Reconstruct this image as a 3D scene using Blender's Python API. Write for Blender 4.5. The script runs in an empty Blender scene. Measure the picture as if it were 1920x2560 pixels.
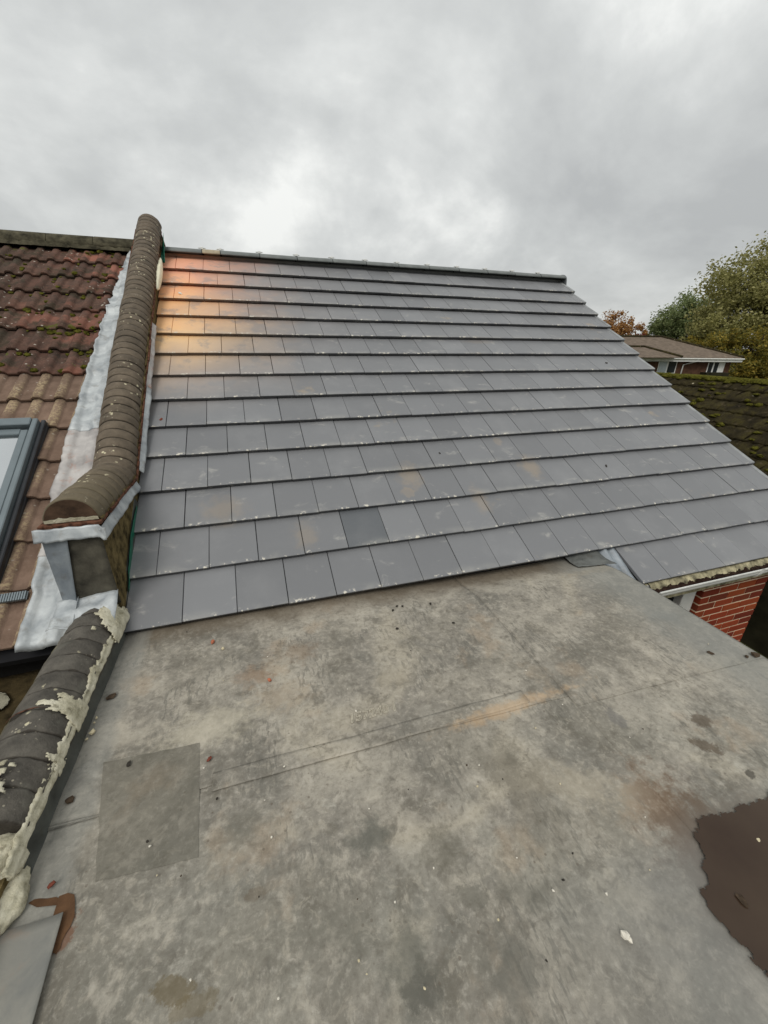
import bpy, bmesh, math, random
from mathutils import Matrix, Vector, noise as mnoise
random.seed(7)
S = bpy.context.scene
C = S.collection
rad = math.radians
# ------------------------------------------------------------------ camera
# world: X along the courses, Y into the roof, Z up; origin at the left eave corner of the grey roof
BX = Vector((0.95132657, -0.30806697, 0.00851480))
BY = Vector((-0.11188099, -0.37097444, -0.92187885))
BZ = Vector((0.28715920, 0.87605520, -0.38738468))
CAM = Vector((0.81672066, -2.10878866, 1.46780347)); F = 991.173
cd = bpy.data.cameras.new('camera'); co = bpy.data.objects.new('camera', cd); C.objects.link(co)
co.matrix_world = Matrix(((BX.x, -BY.x, -BZ.x, CAM.x), (BX.y, -BY.y, -BZ.y, CAM.y), (BX.z, -BY.z, -BZ.z, CAM.z), (0, 0, 0, 1)))
cd.sensor_fit = 'HORIZONTAL'; cd.sensor_width = 36; cd.lens = 36 * F / 1920
cd.clip_start = 0.02; cd.clip_end = 2000
S.camera = co
S.render.resolution_x = 768; S.render.resolution_y = 1024
S.view_settings.view_transform = 'Standard'; S.view_settings.look = 'None'
S.view_settings.exposure = 0.12; S.view_settings.gamma = 1
# ------------------------------------------------------------------ world (overcast)
SUN_EL, SUN_AZ = rad(52), rad(215)       # compass-style azimuth measured from +Y clockwise
W = bpy.data.worlds.new('World'); S.world = W; W.use_nodes = True
wt = W.node_tree; wt.nodes.clear()
def wn(t, **k):
    n = wt.nodes.new(t)
    for a, b in k.items(): setattr(n, a, b)
    return n
def wl(a, b): wt.links.new(a, b)
wo = wn('ShaderNodeOutputWorld'); bg = wn('ShaderNodeBackground'); bg.inputs[1].default_value = 0.1
sky = wn('ShaderNodeTexSky', sky_type='NISHITA'); sky.sun_disc = False
sky.sun_elevation = SUN_EL; sky.sun_rotation = SUN_AZ; sky.air_density = 1.0; sky.dust_density = 3.0
tc = wn('ShaderNodeTexCoord'); sep = wn('ShaderNodeSeparateXYZ'); wl(tc.outputs['Generated'], sep.inputs[0])
zz = wn('ShaderNodeMath', operation='MAXIMUM'); wl(sep.outputs[2], zz.inputs[0]); zz.inputs[1].default_value = 0.0
za = wn('ShaderNodeMath', operation='ADD'); wl(zz.outputs[0], za.inputs[0]); za.inputs[1].default_value = 0.5
dx = wn('ShaderNodeMath', operation='DIVIDE'); wl(sep.outputs[0], dx.inputs[0]); wl(za.outputs[0], dx.inputs[1])
dy = wn('ShaderNodeMath', operation='DIVIDE'); wl(sep.outputs[1], dy.inputs[0]); wl(za.outputs[0], dy.inputs[1])
cb = wn('ShaderNodeCombineXYZ'); wl(dx.outputs[0], cb.inputs[0]); wl(dy.outputs[0], cb.inputs[1])
mp = wn('ShaderNodeMapping'); mp.inputs['Location'].default_value = (7.7, 6.6, 0.5); wl(cb.outputs[0], mp.inputs[0])
n1 = wn('ShaderNodeTexNoise'); n1.inputs['Scale'].default_value = 1.7; n1.inputs['Detail'].default_value = 7; n1.inputs['Roughness'].default_value = 0.56; n1.inputs['Distortion'].default_value = 0.35
wl(mp.outputs[0], n1.inputs['Vector'])
n2 = wn('ShaderNodeTexNoise'); n2.inputs['Scale'].default_value = 5.0; n2.inputs['Detail'].default_value = 6; n2.inputs['Roughness'].default_value = 0.55
wl(mp.outputs[0], n2.inputs['Vector'])
mxn = wn('ShaderNodeMix', data_type='FLOAT'); mxn.inputs[0].default_value = 0.28; wl(n1.outputs[0], mxn.inputs[2]); wl(n2.outputs[0], mxn.inputs[3])
cr = wn('ShaderNodeValToRGB'); wl(mxn.outputs[0], cr.inputs[0])
e = cr.color_ramp.elements
# cloud radiance x10 because the Background strength is 0.1
SKYG = 10
def g(v, t=(1, 1, 1)): return (v * SKYG * t[0], v * SKYG * t[1], v * SKYG * t[2], 1)
e[0].position = 0.37; e[0].color = g(0.46, (0.975, 1, 0.995)); e[1].position = 0.66; e[1].color = g(0.86, (0.99, 1, 0.97))
m_ = cr.color_ramp.elements.new(0.49); m_.color = g(0.56, (0.975, 1, 0.985))
m_ = cr.color_ramp.elements.new(0.57); m_.color = g(0.66, (0.98, 1, 0.98))
# thin cover: the blue sky shows faintly through everywhere
mx = wn('ShaderNodeMix', data_type='RGBA'); mx.inputs[0].default_value = 0.95
# an overcast sky is brighter overhead than at the horizon
gz = wn('ShaderNodeMapRange'); wl(zz.outputs[0], gz.inputs[0]); gz.inputs[3].default_value = 0.90; gz.inputs[4].default_value = 1.38
gm_ = wn('ShaderNodeVectorMath', operation='SCALE'); wl(cr.outputs[0], gm_.inputs[0]); wl(gz.outputs[0], gm_.inputs['Scale'])
wl(sky.outputs[0], mx.inputs[6]); wl(gm_.outputs[0], mx.inputs[7])
wl(mx.outputs[2], bg.inputs[0]); wl(bg.outputs[0], wo.inputs[0])
sl = bpy.data.lights.new('sun', 'SUN'); sl.energy = 1.3; sl.angle = rad(25); sl.color = (1, 0.965, 0.91)
so = bpy.data.objects.new('sun', sl); C.objects.link(so)
sd = Vector((math.sin(SUN_AZ) * math.cos(SUN_EL), math.cos(SUN_AZ) * math.cos(SUN_EL), math.sin(SUN_EL)))
so.rotation_euler = (-sd).to_track_quat('-Z', 'Y').to_euler()

# ------------------------------------------------------------------ pixel -> place
TH = rad(31.5); cs, sn = math.cos(TH), math.sin(TH); NR = Vector((0, -sn, cs)); G = 0.33514; W0 = 0.3
def ray(x, y): return BX * ((x - 960) / F) + BY * ((y - 1280) / F) + BZ
def onz(x, y, z=0.0): d = ray(x, y); return CAM + d * ((z - CAM.z) / d.z)
def onx(x, y, X): d = ray(x, y); return CAM + d * ((X - CAM.x) / d.x)
def ony(x, y, Y): d = ray(x, y); return CAM + d * ((Y - CAM.y) / d.y)
FZ = -0.034                                   # level of the flat roof felt
def onf(x, y, dz=0.0): return onz(x, y, FZ + dz)
def onr(x, y, off=0.0): d = ray(x, y); return CAM + d * ((off - NR.dot(CAM)) / NR.dot(d))
def onp(x, y, p, n): d = ray(x, y); return CAM + d * (n.dot(p - CAM) / n.dot(d))
def R3(u, v, off=0.0): return Vector((u, v * cs - off * sn, v * sn + off * cs))     # roof coordinates
ROOF = Matrix.Rotation(TH, 4, 'X')

# ------------------------------------------------------------------ helpers
def srgb(r, g_, b):
    f = lambda c: (c / 255 / 12.92) if c <= 10 else (((c / 255) + 0.055) / 1.055) ** 2.4
    return (f(r), f(g_), f(b), 1)
WM = {}
def link(o, parent=None, mw=None):
    C.objects.link(o); mw = mw or Matrix.Identity(4)
    o.matrix_basis = mw; WM[o.name] = mw
    if parent:
        o.parent = parent; o.matrix_parent_inverse = WM[parent.name].inverted()
    return o
def tag(o, label=None, cat=None, group=None, kind=None):
    if label: o['label'] = label
    if cat: o['category'] = cat
    if group: o['group'] = group
    if kind: o['kind'] = kind
    return o
def empty(name, loc, label, cat, group=None):
    o = bpy.data.objects.new(name, None); o.empty_display_size = 0.1
    link(o, None, Matrix.Translation(Vector(loc))); return tag(o, label, cat, group)
def mesh(name, verts, faces, mat, smooth=False):
    m = bpy.data.meshes.new(name); m.from_pydata([tuple(v) for v in verts], [], faces); m.update()
    if mat: m.materials.append(mat)
    if smooth:
        for p in m.polygons: p.use_smooth = True
    return m
def obj(name, me, parent=None, mw=None): return link(bpy.data.objects.new(name, me), parent, mw)
def bmobj(name, bm, mat, parent=None, mw=None, smooth=False):
    m = bpy.data.meshes.new(name); bm.to_mesh(m); bm.free(); m.materials.append(mat)
    if smooth:
        for p in m.polygons: p.use_smooth = True
    return obj(name, m, parent, mw)
def box_bm(bm, x0, x1, y0, y1, z0, z1, bev=0.0, M=None):
    vs = [bm.verts.new((x, y, z)) for z in (z0, z1) for y in (y0, y1) for x in (x0, x1)]
    fs = [bm.faces.new([vs[i] for i in q]) for q in ((0, 2, 3, 1), (4, 5, 7, 6), (0, 1, 5, 4), (2, 6, 7, 3), (1, 3, 7, 5), (0, 4, 6, 2))]
    if M: bmesh.ops.transform(bm, matrix=M, verts=vs)
    if bev: bmesh.ops.bevel(bm, geom=list({ed for f in fs for ed in f.edges}), offset=bev, segments=1, affect='EDGES')
def box(name, x0, x1, y0, y1, z0, z1, mat, parent=None, bev=0.0, mw=None):
    bm = bmesh.new(); box_bm(bm, x0, x1, y0, y1, z0, z1, bev); return bmobj(name, bm, mat, parent, mw)
def prism(name, pts, axis, a, b, mat, parent=None, mw=None, smooth=False):
    """polygon pts (2-d) extruded along axis 'x' (pts = y,z) or 'y' (pts = x,z) or 'z' (pts = x,y) from a to b"""
    f = {'x': lambda p, t: (t, p[0], p[1]), 'y': lambda p, t: (p[0], t, p[1]), 'z': lambda p, t: (p[0], p[1], t)}[axis]
    n = len(pts); vs = [f(p, a) for p in pts] + [f(p, b) for p in pts]
    fs = [tuple(range(n)), tuple(range(2 * n - 1, n - 1, -1))] + [(i, i + n, (i + 1) % n + n, (i + 1) % n) for i in range(n)]
    m = mesh(name, vs, fs, mat); bm = bmesh.new(); bm.from_mesh(m); bmesh.ops.recalc_face_normals(bm, faces=bm.faces); bm.to_mesh(m); bm.free()
    return obj(name, m, parent, mw)
def tube(name, pts, r, mat, parent=None, n=8):
    bm = bmesh.new(); rings = []
    for i, p in enumerate(pts):
        p = Vector(p); a = Vector(pts[max(i - 1, 0)]); b = Vector(pts[min(i + 1, len(pts) - 1)])
        d = (b - a).normalized(); u = d.orthogonal().normalized(); w = d.cross(u)
        rr = r[i] if isinstance(r, (list, tuple)) else r
        rings.append([bm.verts.new(p + (u * math.cos(k * 2 * math.pi / n) + w * math.sin(k * 2 * math.pi / n)) * rr) for k in range(n)])
    for A, B_ in zip(rings, rings[1:]):
        for k in range(n): bm.faces.new((A[k], A[(k + 1) % n], B_[(k + 1) % n], B_[k]))
    bm.faces.new(rings[0][::-1]); bm.faces.new(rings[-1])
    return bmobj(name, bm, mat, parent, smooth=True)
def grid(name, nu, nv, fn, mat, parent=None, thick=0.0, keep=None, smooth=True, mw=None):
    vs = [fn(i / nu, j / nv) for j in range(nv + 1) for i in range(nu + 1)]
    fs = []
    for j in range(nv):
        for i in range(nu):
            if keep and not keep((i + .5) / nu, (j + .5) / nv): continue
            a = j * (nu + 1) + i; fs.append((a, a + 1, a + nu + 2, a + nu + 1))
    m = mesh(name, vs, fs, mat, smooth)
    bm = bmesh.new(); bm.from_mesh(m); bmesh.ops.delete(bm, geom=[v for v in bm.verts if not v.link_faces], context='VERTS'); bm.to_mesh(m); bm.free()
    o = obj(name, m, parent, mw)
    if thick:
        s = o.modifiers.new('thickness', 'SOLIDIFY'); s.thickness = thick; s.offset = -1
    return o
def nz(x, y=0, z=0): return mnoise.noise(Vector((x, y, z)))
def rnd(a): return random.uniform(-a, a)

# ------------------------------------------------------------------ materials
class M:
    def __init__(s, name, rough=0.8, spec=0.4):
        s.m = bpy.data.materials.new(name); s.m.use_nodes = True; s.t = s.m.node_tree
        s.b = s.t.nodes['Principled BSDF']; s.b.inputs['Roughness'].default_value = rough; s.b.inputs['Specular IOR Level'].default_value = spec
    def n(s, t, **k):
        n = s.t.nodes.new(t)
        for a, b in k.items(): setattr(n, a, b)
        return n
    def put(s, sock, v):
        if hasattr(v, 'is_linked') or isinstance(v, bpy.types.NodeSocket): s.t.links.new(v, sock)
        elif v is not None: sock.default_value = v
    def pos(s): return s.n('ShaderNodeNewGeometry').outputs['Position']
    def objc(s): return s.n('ShaderNodeTexCoord').outputs['Object']
    def rand(s): return s.n('ShaderNodeObjectInfo').outputs['Random']
    def map(s, v, loc=(0, 0, 0), sc=(1, 1, 1), rot=(0, 0, 0)):
        n = s.n('ShaderNodeMapping'); s.put(n.inputs[0], v); n.inputs[1].default_value = loc; n.inputs[2].default_value = rot; n.inputs[3].default_value = sc; return n.outputs[0]
    def noise(s, v, scale, detail=4, rough=0.55, dist=0.0):
        n = s.n('ShaderNodeTexNoise'); s.put(n.inputs['Vector'], v); n.inputs['Scale'].default_value = scale; n.inputs['Detail'].default_value = detail
        n.inputs['Roughness'].default_value = rough; n.inputs['Distortion'].default_value = dist; return n.outputs[0]
    def voro(s, v, scale, feature='F1', out='Distance', rnd_=1.0):
        n = s.n('ShaderNodeTexVoronoi', feature=feature); s.put(n.inputs['Vector'], v); n.inputs['Scale'].default_value = scale; n.inputs['Randomness'].default_value = rnd_; return n.outputs[out]
    def ss(s, v, a, b):      # smoothstep a->b (a may be larger than b)
        n = s.n('ShaderNodeMapRange', interpolation_type='SMOOTHSTEP'); s.put(n.inputs[0], v)
        if a < b: n.inputs[1].default_value, n.inputs[2].default_value = a, b
        else: n.inputs[1].default_value, n.inputs[2].default_value, n.inputs[3].default_value, n.inputs[4].default_value = b, a, 1, 0
        return n.outputs[0]
    def math(s, op, a, b=0.0, clamp=False):
        n = s.n('ShaderNodeMath', operation=op, use_clamp=clamp); s.put(n.inputs[0], a); s.put(n.inputs[1], b); return n.outputs[0]
    def sep(s, v): n = s.n('ShaderNodeSeparateXYZ'); s.put(n.inputs[0], v); return n.outputs
    def add(s, a, b):
        n = s.n('ShaderNodeVectorMath', operation='ADD'); s.put(n.inputs[0], a); s.put(n.inputs[1], b); return n.outputs[0]
    def mix(s, f, a, b, mode='MIX'):
        n = s.n('ShaderNodeMix', data_type='RGBA', blend_type=mode); s.put(n.inputs[0], f); s.put(n.inputs[6], a); s.put(n.inputs[7], b); return n.outputs[2]
    def ramp(s, f, stops):
        n = s.n('ShaderNodeValToRGB'); s.put(n.inputs[0], f); el = n.color_ramp.elements
        while len(el) < len(stops): el.new(0.5)
        for q, (p, c) in zip(el, stops): q.position = p; q.color = c
        return n.outputs[0]
    def hsv(s, c, v=1.0, sat=1.0, h=0.5):
        n = s.n('ShaderNodeHueSaturation'); s.put(n.inputs['Color'], c); s.put(n.inputs['Value'], v); s.put(n.inputs['Saturation'], sat); s.put(n.inputs['Hue'], h); return n.outputs[0]
    def ell(s, v, cx, cy, rx, ry, rot=0.0, wob=None, w=0.5):   # soft-edged ellipse mask, edge broken up by a noise
        q = s.map(s.map(v, loc=(-cx, -cy, 0)), rot=(0, 0, rot)); q = s.map(q, sc=(1 / rx, 1 / ry, 0))
        n = s.n('ShaderNodeVectorMath', operation='LENGTH'); s.put(n.inputs[0], q); d = n.outputs[1]
        if wob is not None: d = s.math('ADD', d, s.math('MULTIPLY', s.math('SUBTRACT', wob, 0.5), w * 4))
        return s.ss(d, 1.2, 0.75) if max(rx, ry) < 0.058 else s.ss(d, 1.5, 0.25)
    def bump(s, h, strength=0.3, dist=0.01):
        n = s.n('ShaderNodeBump'); n.inputs['Strength'].default_value = strength; n.inputs['Distance'].default_value = dist; s.put(n.inputs['Height'], h)
        s.t.links.new(n.outputs[0], s.b.inputs['Normal'])
    def col(s, c): s.put(s.b.inputs['Base Color'], c); return s
    def rough(s, v): s.put(s.b.inputs['Roughness'], v); return s
def plain(name, c, rough=0.7, spec=0.4, var=0.12, scale=6, bump=0.15, metal=0.0):
    a = M(name, rough, spec); p = a.pos(); f = a.noise(p, scale, 6, 0.6)
    c2 = tuple(x * (1 - var * 2) for x in c[:3]) + (1,); c3 = tuple(min(1, x * (1 + var * 2)) for x in c[:3]) + (1,)
    a.col(a.ramp(f, [(0.3, c2), (0.7, c3)])); a.bump(a.noise(p, scale * 12, 4), bump, 0.004); a.b.inputs['Metallic'].default_value = metal
    return a.m
WHITE = (0.8, 0.79, 0.74, 1)

def mat_grey_tile(dark=False):
    a = M('dark_new_tile' if dark else 'grey_concrete_tile', 0.5, 0.5)
    p = a.pos(); o = a.objc(); r = a.rand()
    x, y, z = a.sep(p)[0:3]; ox, oy, oz = a.sep(o)[0:3]
    base = srgb(90, 93, 96) if dark else srgb(117, 118, 120)
    c = a.hsv(base, a.math('ADD', 0.89, a.math('MULTIPLY', r, 0.2)))
    big = a.noise(p, 2.2, 5, 0.6); c = a.mix(a.ss(big, 0.45, 0.75), c, a.hsv(c, 1.17, 0.7))
    if not dark:
        # pale cement smears
        sm = a.ss(a.noise(a.map(p, sc=(1, 1.6, 1.6)), 5.5, 7, 0.65, 0.4), 0.58, 0.76)
        c = a.mix(a.math('MULTIPLY', sm, 0.6), c, srgb(168, 166, 160))
        # ochre rubs where boots and cement have been
        oc = a.ss(a.noise(a.map(p, loc=(7, 3, 1)), 2.6, 5, 0.6), 0.66, 0.76)
        c = a.mix(a.math('MULTIPLY', oc, 0.5), c, srgb(168, 148, 118))
        for (u, v, ru, rv, k) in ((2.0, .95, .10, .12, .75), (3.17, 0.93, .09, .12, .8), (2.52, .62, .06, .14, .6), (1.92, 0.78, .05, .06, .5), (1.07, .5, .08, .12, .5), (.55, 0.8, .13, .12, .55), (3.0, 1.3, .05, .06, .45), (3.55, 3.0, .2, .05, .3)):
            q = R3(u, v); e1 = a.ell(p, q.x, q.y, ru, rv * cs, wob=a.noise(p, 14, 4, 0.6), w=0.5)
            c = a.mix(a.math('MULTIPLY', e1, k * 0.42), c, srgb(170, 148, 116))
        # orange brick-cutting dust by the parapet, near the top
        nn = a.noise(p, 2.4, 6, 0.6, 0.5); n3 = a.noise(a.map(p, loc=(4, 2, 9)), 1.5, 4, 0.55)
        side = a.ss(a.math('ADD', x, a.math('MULTIPLY', a.math('SUBTRACT', nn, 0.5), 1.3)), 1.55, 0.30)
        low = a.ss(a.math('ADD', y, a.math('MULTIPLY', a.math('SUBTRACT', n3, 0.5), 0.7)), 1.55, 2.70)
        hot = a.ss(a.math('ADD', x, a.math('MULTIPLY', a.math('SUBTRACT', n3, 0.5), 1.1)), 0.85, 0.1)
        dust = a.ramp(a.math('ADD', a.math('MULTIPLY', y, 0.25), a.math('MULTIPLY', a.math('SUBTRACT', nn, .5), 0.25)), [(0.46, srgb(206, 178, 154)), (0.64, srgb(246, 200, 138)), (0.80, srgb(248, 178, 116)), (0.95, srgb(246, 170, 132))])
        gap = a.math('SUBTRACT', 1.0, a.math('MULTIPLY', a.ss(a.noise(a.map(p, loc=(1, 8, 2)), 5.0, 5, 0.6), 0.52, 0.64), 0.5))
        c = a.mix(a.math('MULTIPLY', a.math('MULTIPLY', side, low), a.math('MULTIPLY', gap, a.math('ADD', 0.42, a.math('MULTIPLY', hot, 0.58)))), c, dust)
        # faint warm film over the upper left of the slope
        film = a.math('MULTIPLY', a.ss(x, 2.6, 0.2), a.ss(y, 1.5, 3.2))
        c = a.mix(a.math('MULTIPLY', film, 0.22), c, srgb(180, 160, 148))
    # cement crumbs along the nose
    jit = a.noise(p, 38, 3, 0.6); sp = a.math('MULTIPLY', a.ss(a.noise(p, 9, 5, 0.7), 0.5, 0.58), a.ss(jit, 0.52, 0.6))
    edge = a.ss(a.math('ADD', oy, a.math('MULTIPLY', a.math('SUBTRACT', jit, .5), 0.05)), 0.036, 0.012)
    c = a.mix(a.math('MULTIPLY', a.math('MULTIPLY', sp, edge), 0.9), c, srgb(222, 216, 200))
    # dusty haze just above the nose
    c = a.mix(a.math('MULTIPLY', a.math('MULTIPLY', a.ss(oy, 0.07, 0.0), a.ss(a.noise(p, 4, 4), 0.45, 0.65)), 0.3), c, srgb(170, 168, 160))
    fl = a.ss(a.voro(a.map(p, loc=(2, 5, 1)), 7.0), 0.045, 0.02)
    c = a.mix(a.math('MULTIPLY', fl, a.ss(a.noise(p, 3, 2), 0.5, 0.6)), c, srgb(196, 190, 176))
    # nose face darkened in the colour, adding to the shadow line under each course
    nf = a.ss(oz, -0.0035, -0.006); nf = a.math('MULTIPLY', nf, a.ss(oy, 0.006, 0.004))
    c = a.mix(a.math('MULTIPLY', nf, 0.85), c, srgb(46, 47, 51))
    a.col(c); a.rough(a.math('ADD', 0.32, a.math('MULTIPLY', big, 0.25)))
    a.bump(a.noise(p, 260, 3, 0.6), 0.12, 0.002)
    return a.m
def mat_old_tile(new=False):
    a = M('brown_roman_tile' if new else 'mossy_red_tile', 0.85, 0.25); p = a.pos(); r = a.rand(); o = a.objc(); oz = a.sep(o)[2]
    f = a.noise(p, 9, 7, 0.65)
    if new:
        c = a.ramp(f, [(0.3, srgb(98, 79, 66)), (0.7, srgb(132, 110, 95))])
        oz = a.math('ADD', oz, a.math('MULTIPLY', a.sep(o)[1], 0.085)); roll = a.ss(oz, 0.004, 0.02)
        sp = a.ss(a.noise(p, 55, 4, 0.7), 0.44, 0.62)
        c = a.mix(a.math('MULTIPLY', a.math('MULTIPLY', roll, a.ss(a.noise(p, 2.3, 3), 0.35, 0.6)), a.math('ADD', .12, a.math('MULTIPLY', sp, 0.6))), c, srgb(176, 158, 124))
    else:
        c = a.ramp(f, [(0.28, srgb(58, 48, 41)), (0.5, srgb(86, 64, 54)), (0.75, srgb(112, 82, 70))])
        red = a.math('MULTIPLY', a.ss(a.noise(a.map(p, loc=(6, 6, 1)), 3.6, 5, 0.6), 0.5, 0.62), a.ss(a.sep(p)[0], -1.4, -0.7)); c = a.mix(a.math('MULTIPLY', red, a.math('ADD', 0.35, a.math('MULTIPLY', r, 0.5))), c, srgb(142, 92, 76))
        x = a.sep(p)[0]
        c = a.mix(a.math('MULTIPLY', a.ss(x, -1.0, -1.7), 0.5), c, srgb(62, 56, 46))
        c = a.mix(a.math('MULTIPLY', a.ss(a.noise(a.map(p, loc=(3, 1, 2)), 5.2, 6, 0.65), 0.53, 0.66), 0.75), c, srgb(54, 50, 36))
        c = a.mix(a.ss(a.noise(a.map(p, loc=(9, 1, 4)), 6.5, 5, 0.6), 0.645, 0.70), c, srgb(82, 84, 30))
        c = a.mix(a.math('MULTIPLY', a.ss(a.noise(p, 60, 3, 0.6), 0.55, 0.7), .25), c, srgb(150, 128, 108))
    li = a.math('MULTIPLY', a.ss(a.voro(a.map(p, sc=(1, 1.4, 1.4)), 17), 0.2, 0.12), a.ss(a.noise(a.map(p, loc=(5, 5, 5)), 4.5, 3), 0.50, 0.58))
    c = a.mix(a.math('MULTIPLY', li, 0.35 if new else 0.85), c, srgb(196, 190, 176))
    c = a.hsv(c, a.math('ADD', 0.86, a.math('MULTIPLY', r, 0.28)))
    a.col(c); a.bump(a.noise(p, 70, 6, 0.7), 0.6, 0.008); return a.m
def mat_moss_tile():
    a = M('moss_covered_tile', 0.95, 0.1); p = a.pos(); r = a.rand()
    f = a.noise(p, 4.5, 7, 0.7)
    c = a.ramp(f, [(0.3, srgb(30, 27, 19)), (0.5, srgb(54, 48, 31)), (0.68, srgb(76, 70, 38)), (0.85, srgb(104, 94, 66))])
    c = a.mix(a.math('MULTIPLY', a.ss(a.noise(a.map(p, loc=(2, 2, 2)), 9, 5), 0.58, 0.7), .6), c, srgb(94, 84, 66))
    c = a.mix(a.math('MULTIPLY', a.ss(a.voro(p, 5), 0.13, 0.07), a.ss(r, 0.6, 0.8)), c, srgb(196, 186, 160))
    a.col(c); a.bump(a.noise(p, 22, 7, 0.75), 1.0, 0.04); return a.m
def mat_coping(low=False):
    a = M('weathered_dark_coping' if low else 'weathered_brown_coping', 0.75, 0.3); p = a.pos(); r = a.rand()
    f = a.noise(p, 12, 7, 0.65)
    if low: c = a.ramp(f, [(0.25, srgb(58, 55, 50)), (0.5, srgb(86, 82, 75)), (0.75, srgb(108, 103, 94))])
    else: c = a.ramp(f, [(0.25, srgb(72, 64, 53)), (0.55, srgb(100, 89, 75)), (0.8, srgb(118, 106, 90))])
    c = a.hsv(c, a.math('ADD', 0.85, a.math('MULTIPLY', r, 0.3)))
    y = a.sep(p)[1]; oy = a.math('ADD', a.sep(a.objc())[1], a.math('MULTIPLY', a.math('SUBTRACT', a.noise(p, 40, 3), .5), 0.012)); LL = 0.108 if low else 0.0865
    jd = a.math('MAXIMUM', a.ss(oy, 0.008, 0.002), a.ss(oy, LL - 0.008, LL - 0.002)); c = a.mix(a.math('MULTIPLY', jd, 0.7), c, srgb(44, 38, 30))
    if not low:
        c = a.mix(a.math('MULTIPLY', a.ss(y, 0.9, 0.3), 0.45), c, srgb(118, 108, 84))
    li = a.math('MULTIPLY', a.ss(a.math('ADD', a.voro(p, 26), a.math('MULTIPLY', a.math('SUBTRACT', a.noise(p, 70, 3), .5), .3)), 0.27, 0.19), a.ss(a.noise(a.map(p, loc=(5, 2, 5)), 5.5, 4), 0.60 if low else 0.52, 0.66 if low else 0.60))
    c = a.mix(a.math('MULTIPLY', li, 0.85), c, srgb(208, 200, 168))
    li2 = a.math('MULTIPLY', a.ss(a.voro(a.map(p, loc=(1, 7, 3)), 60), 0.25, 0.15), a.ss(a.noise(a.map(p, loc=(1, 9, 5)), 8, 3), 0.55, 0.65))
    c = a.mix(a.math('MULTIPLY', li2, 0.6), c, srgb(190, 182, 160))
    if low:
        x = a.sep(p)[0]
        c = a.mix(a.math('MULTIPLY', a.ss(a.noise(p, 7, 4), 0.55, 0.7), 0.5), c, srgb(112, 110, 100))
        c = a.mix(a.math('MULTIPLY', a.ss(x, -0.19, -0.235), 0.5), c, srgb(112, 108, 62))
    a.col(c); a.bump(a.noise(p, 55, 6, 0.7), 0.7 if low else 0.45, 0.01); return a.m
def mat_lead(name, c0, c1, dirt, rough=0.5, k=0.5, metal=0.15):
    a = M(name, rough, 0.5); p = a.pos(); f = a.noise(p, 7, 6, 0.6, 0.4)
    c = a.ramp(f, [(0.32, c0), (0.68, c1)])
    c = a.mix(a.math('MULTIPLY', a.ss(a.noise(a.map(p, loc=(4, 1, 0)), 11, 6, 0.65), 0.54, 0.7), k), c, dirt)
    a.col(c); a.b.inputs['Metallic'].default_value = metal; a.bump(a.noise(p, 14, 4, 0.5), 0.35, 0.012); return a.m
def mat_mortar():
    a = M('cream_mortar', 0.9, 0.2); p = a.pos(); f = a.noise(p, 14, 7, 0.7)
    c = a.ramp(f, [(0.3, srgb(138, 132, 108)), (0.48, srgb(196, 190, 166)), (0.7, srgb(224, 219, 198))])
    c = a.mix(a.math('MULTIPLY', a.ss(a.noise(a.map(p, loc=(3, 0, 0)), 26, 5), 0.6, 0.7), 0.6), c, srgb(104, 96, 74))
    a.col(c); a.bump(a.noise(p, 60, 6, 0.7), 0.8, 0.01); return a.m
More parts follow.
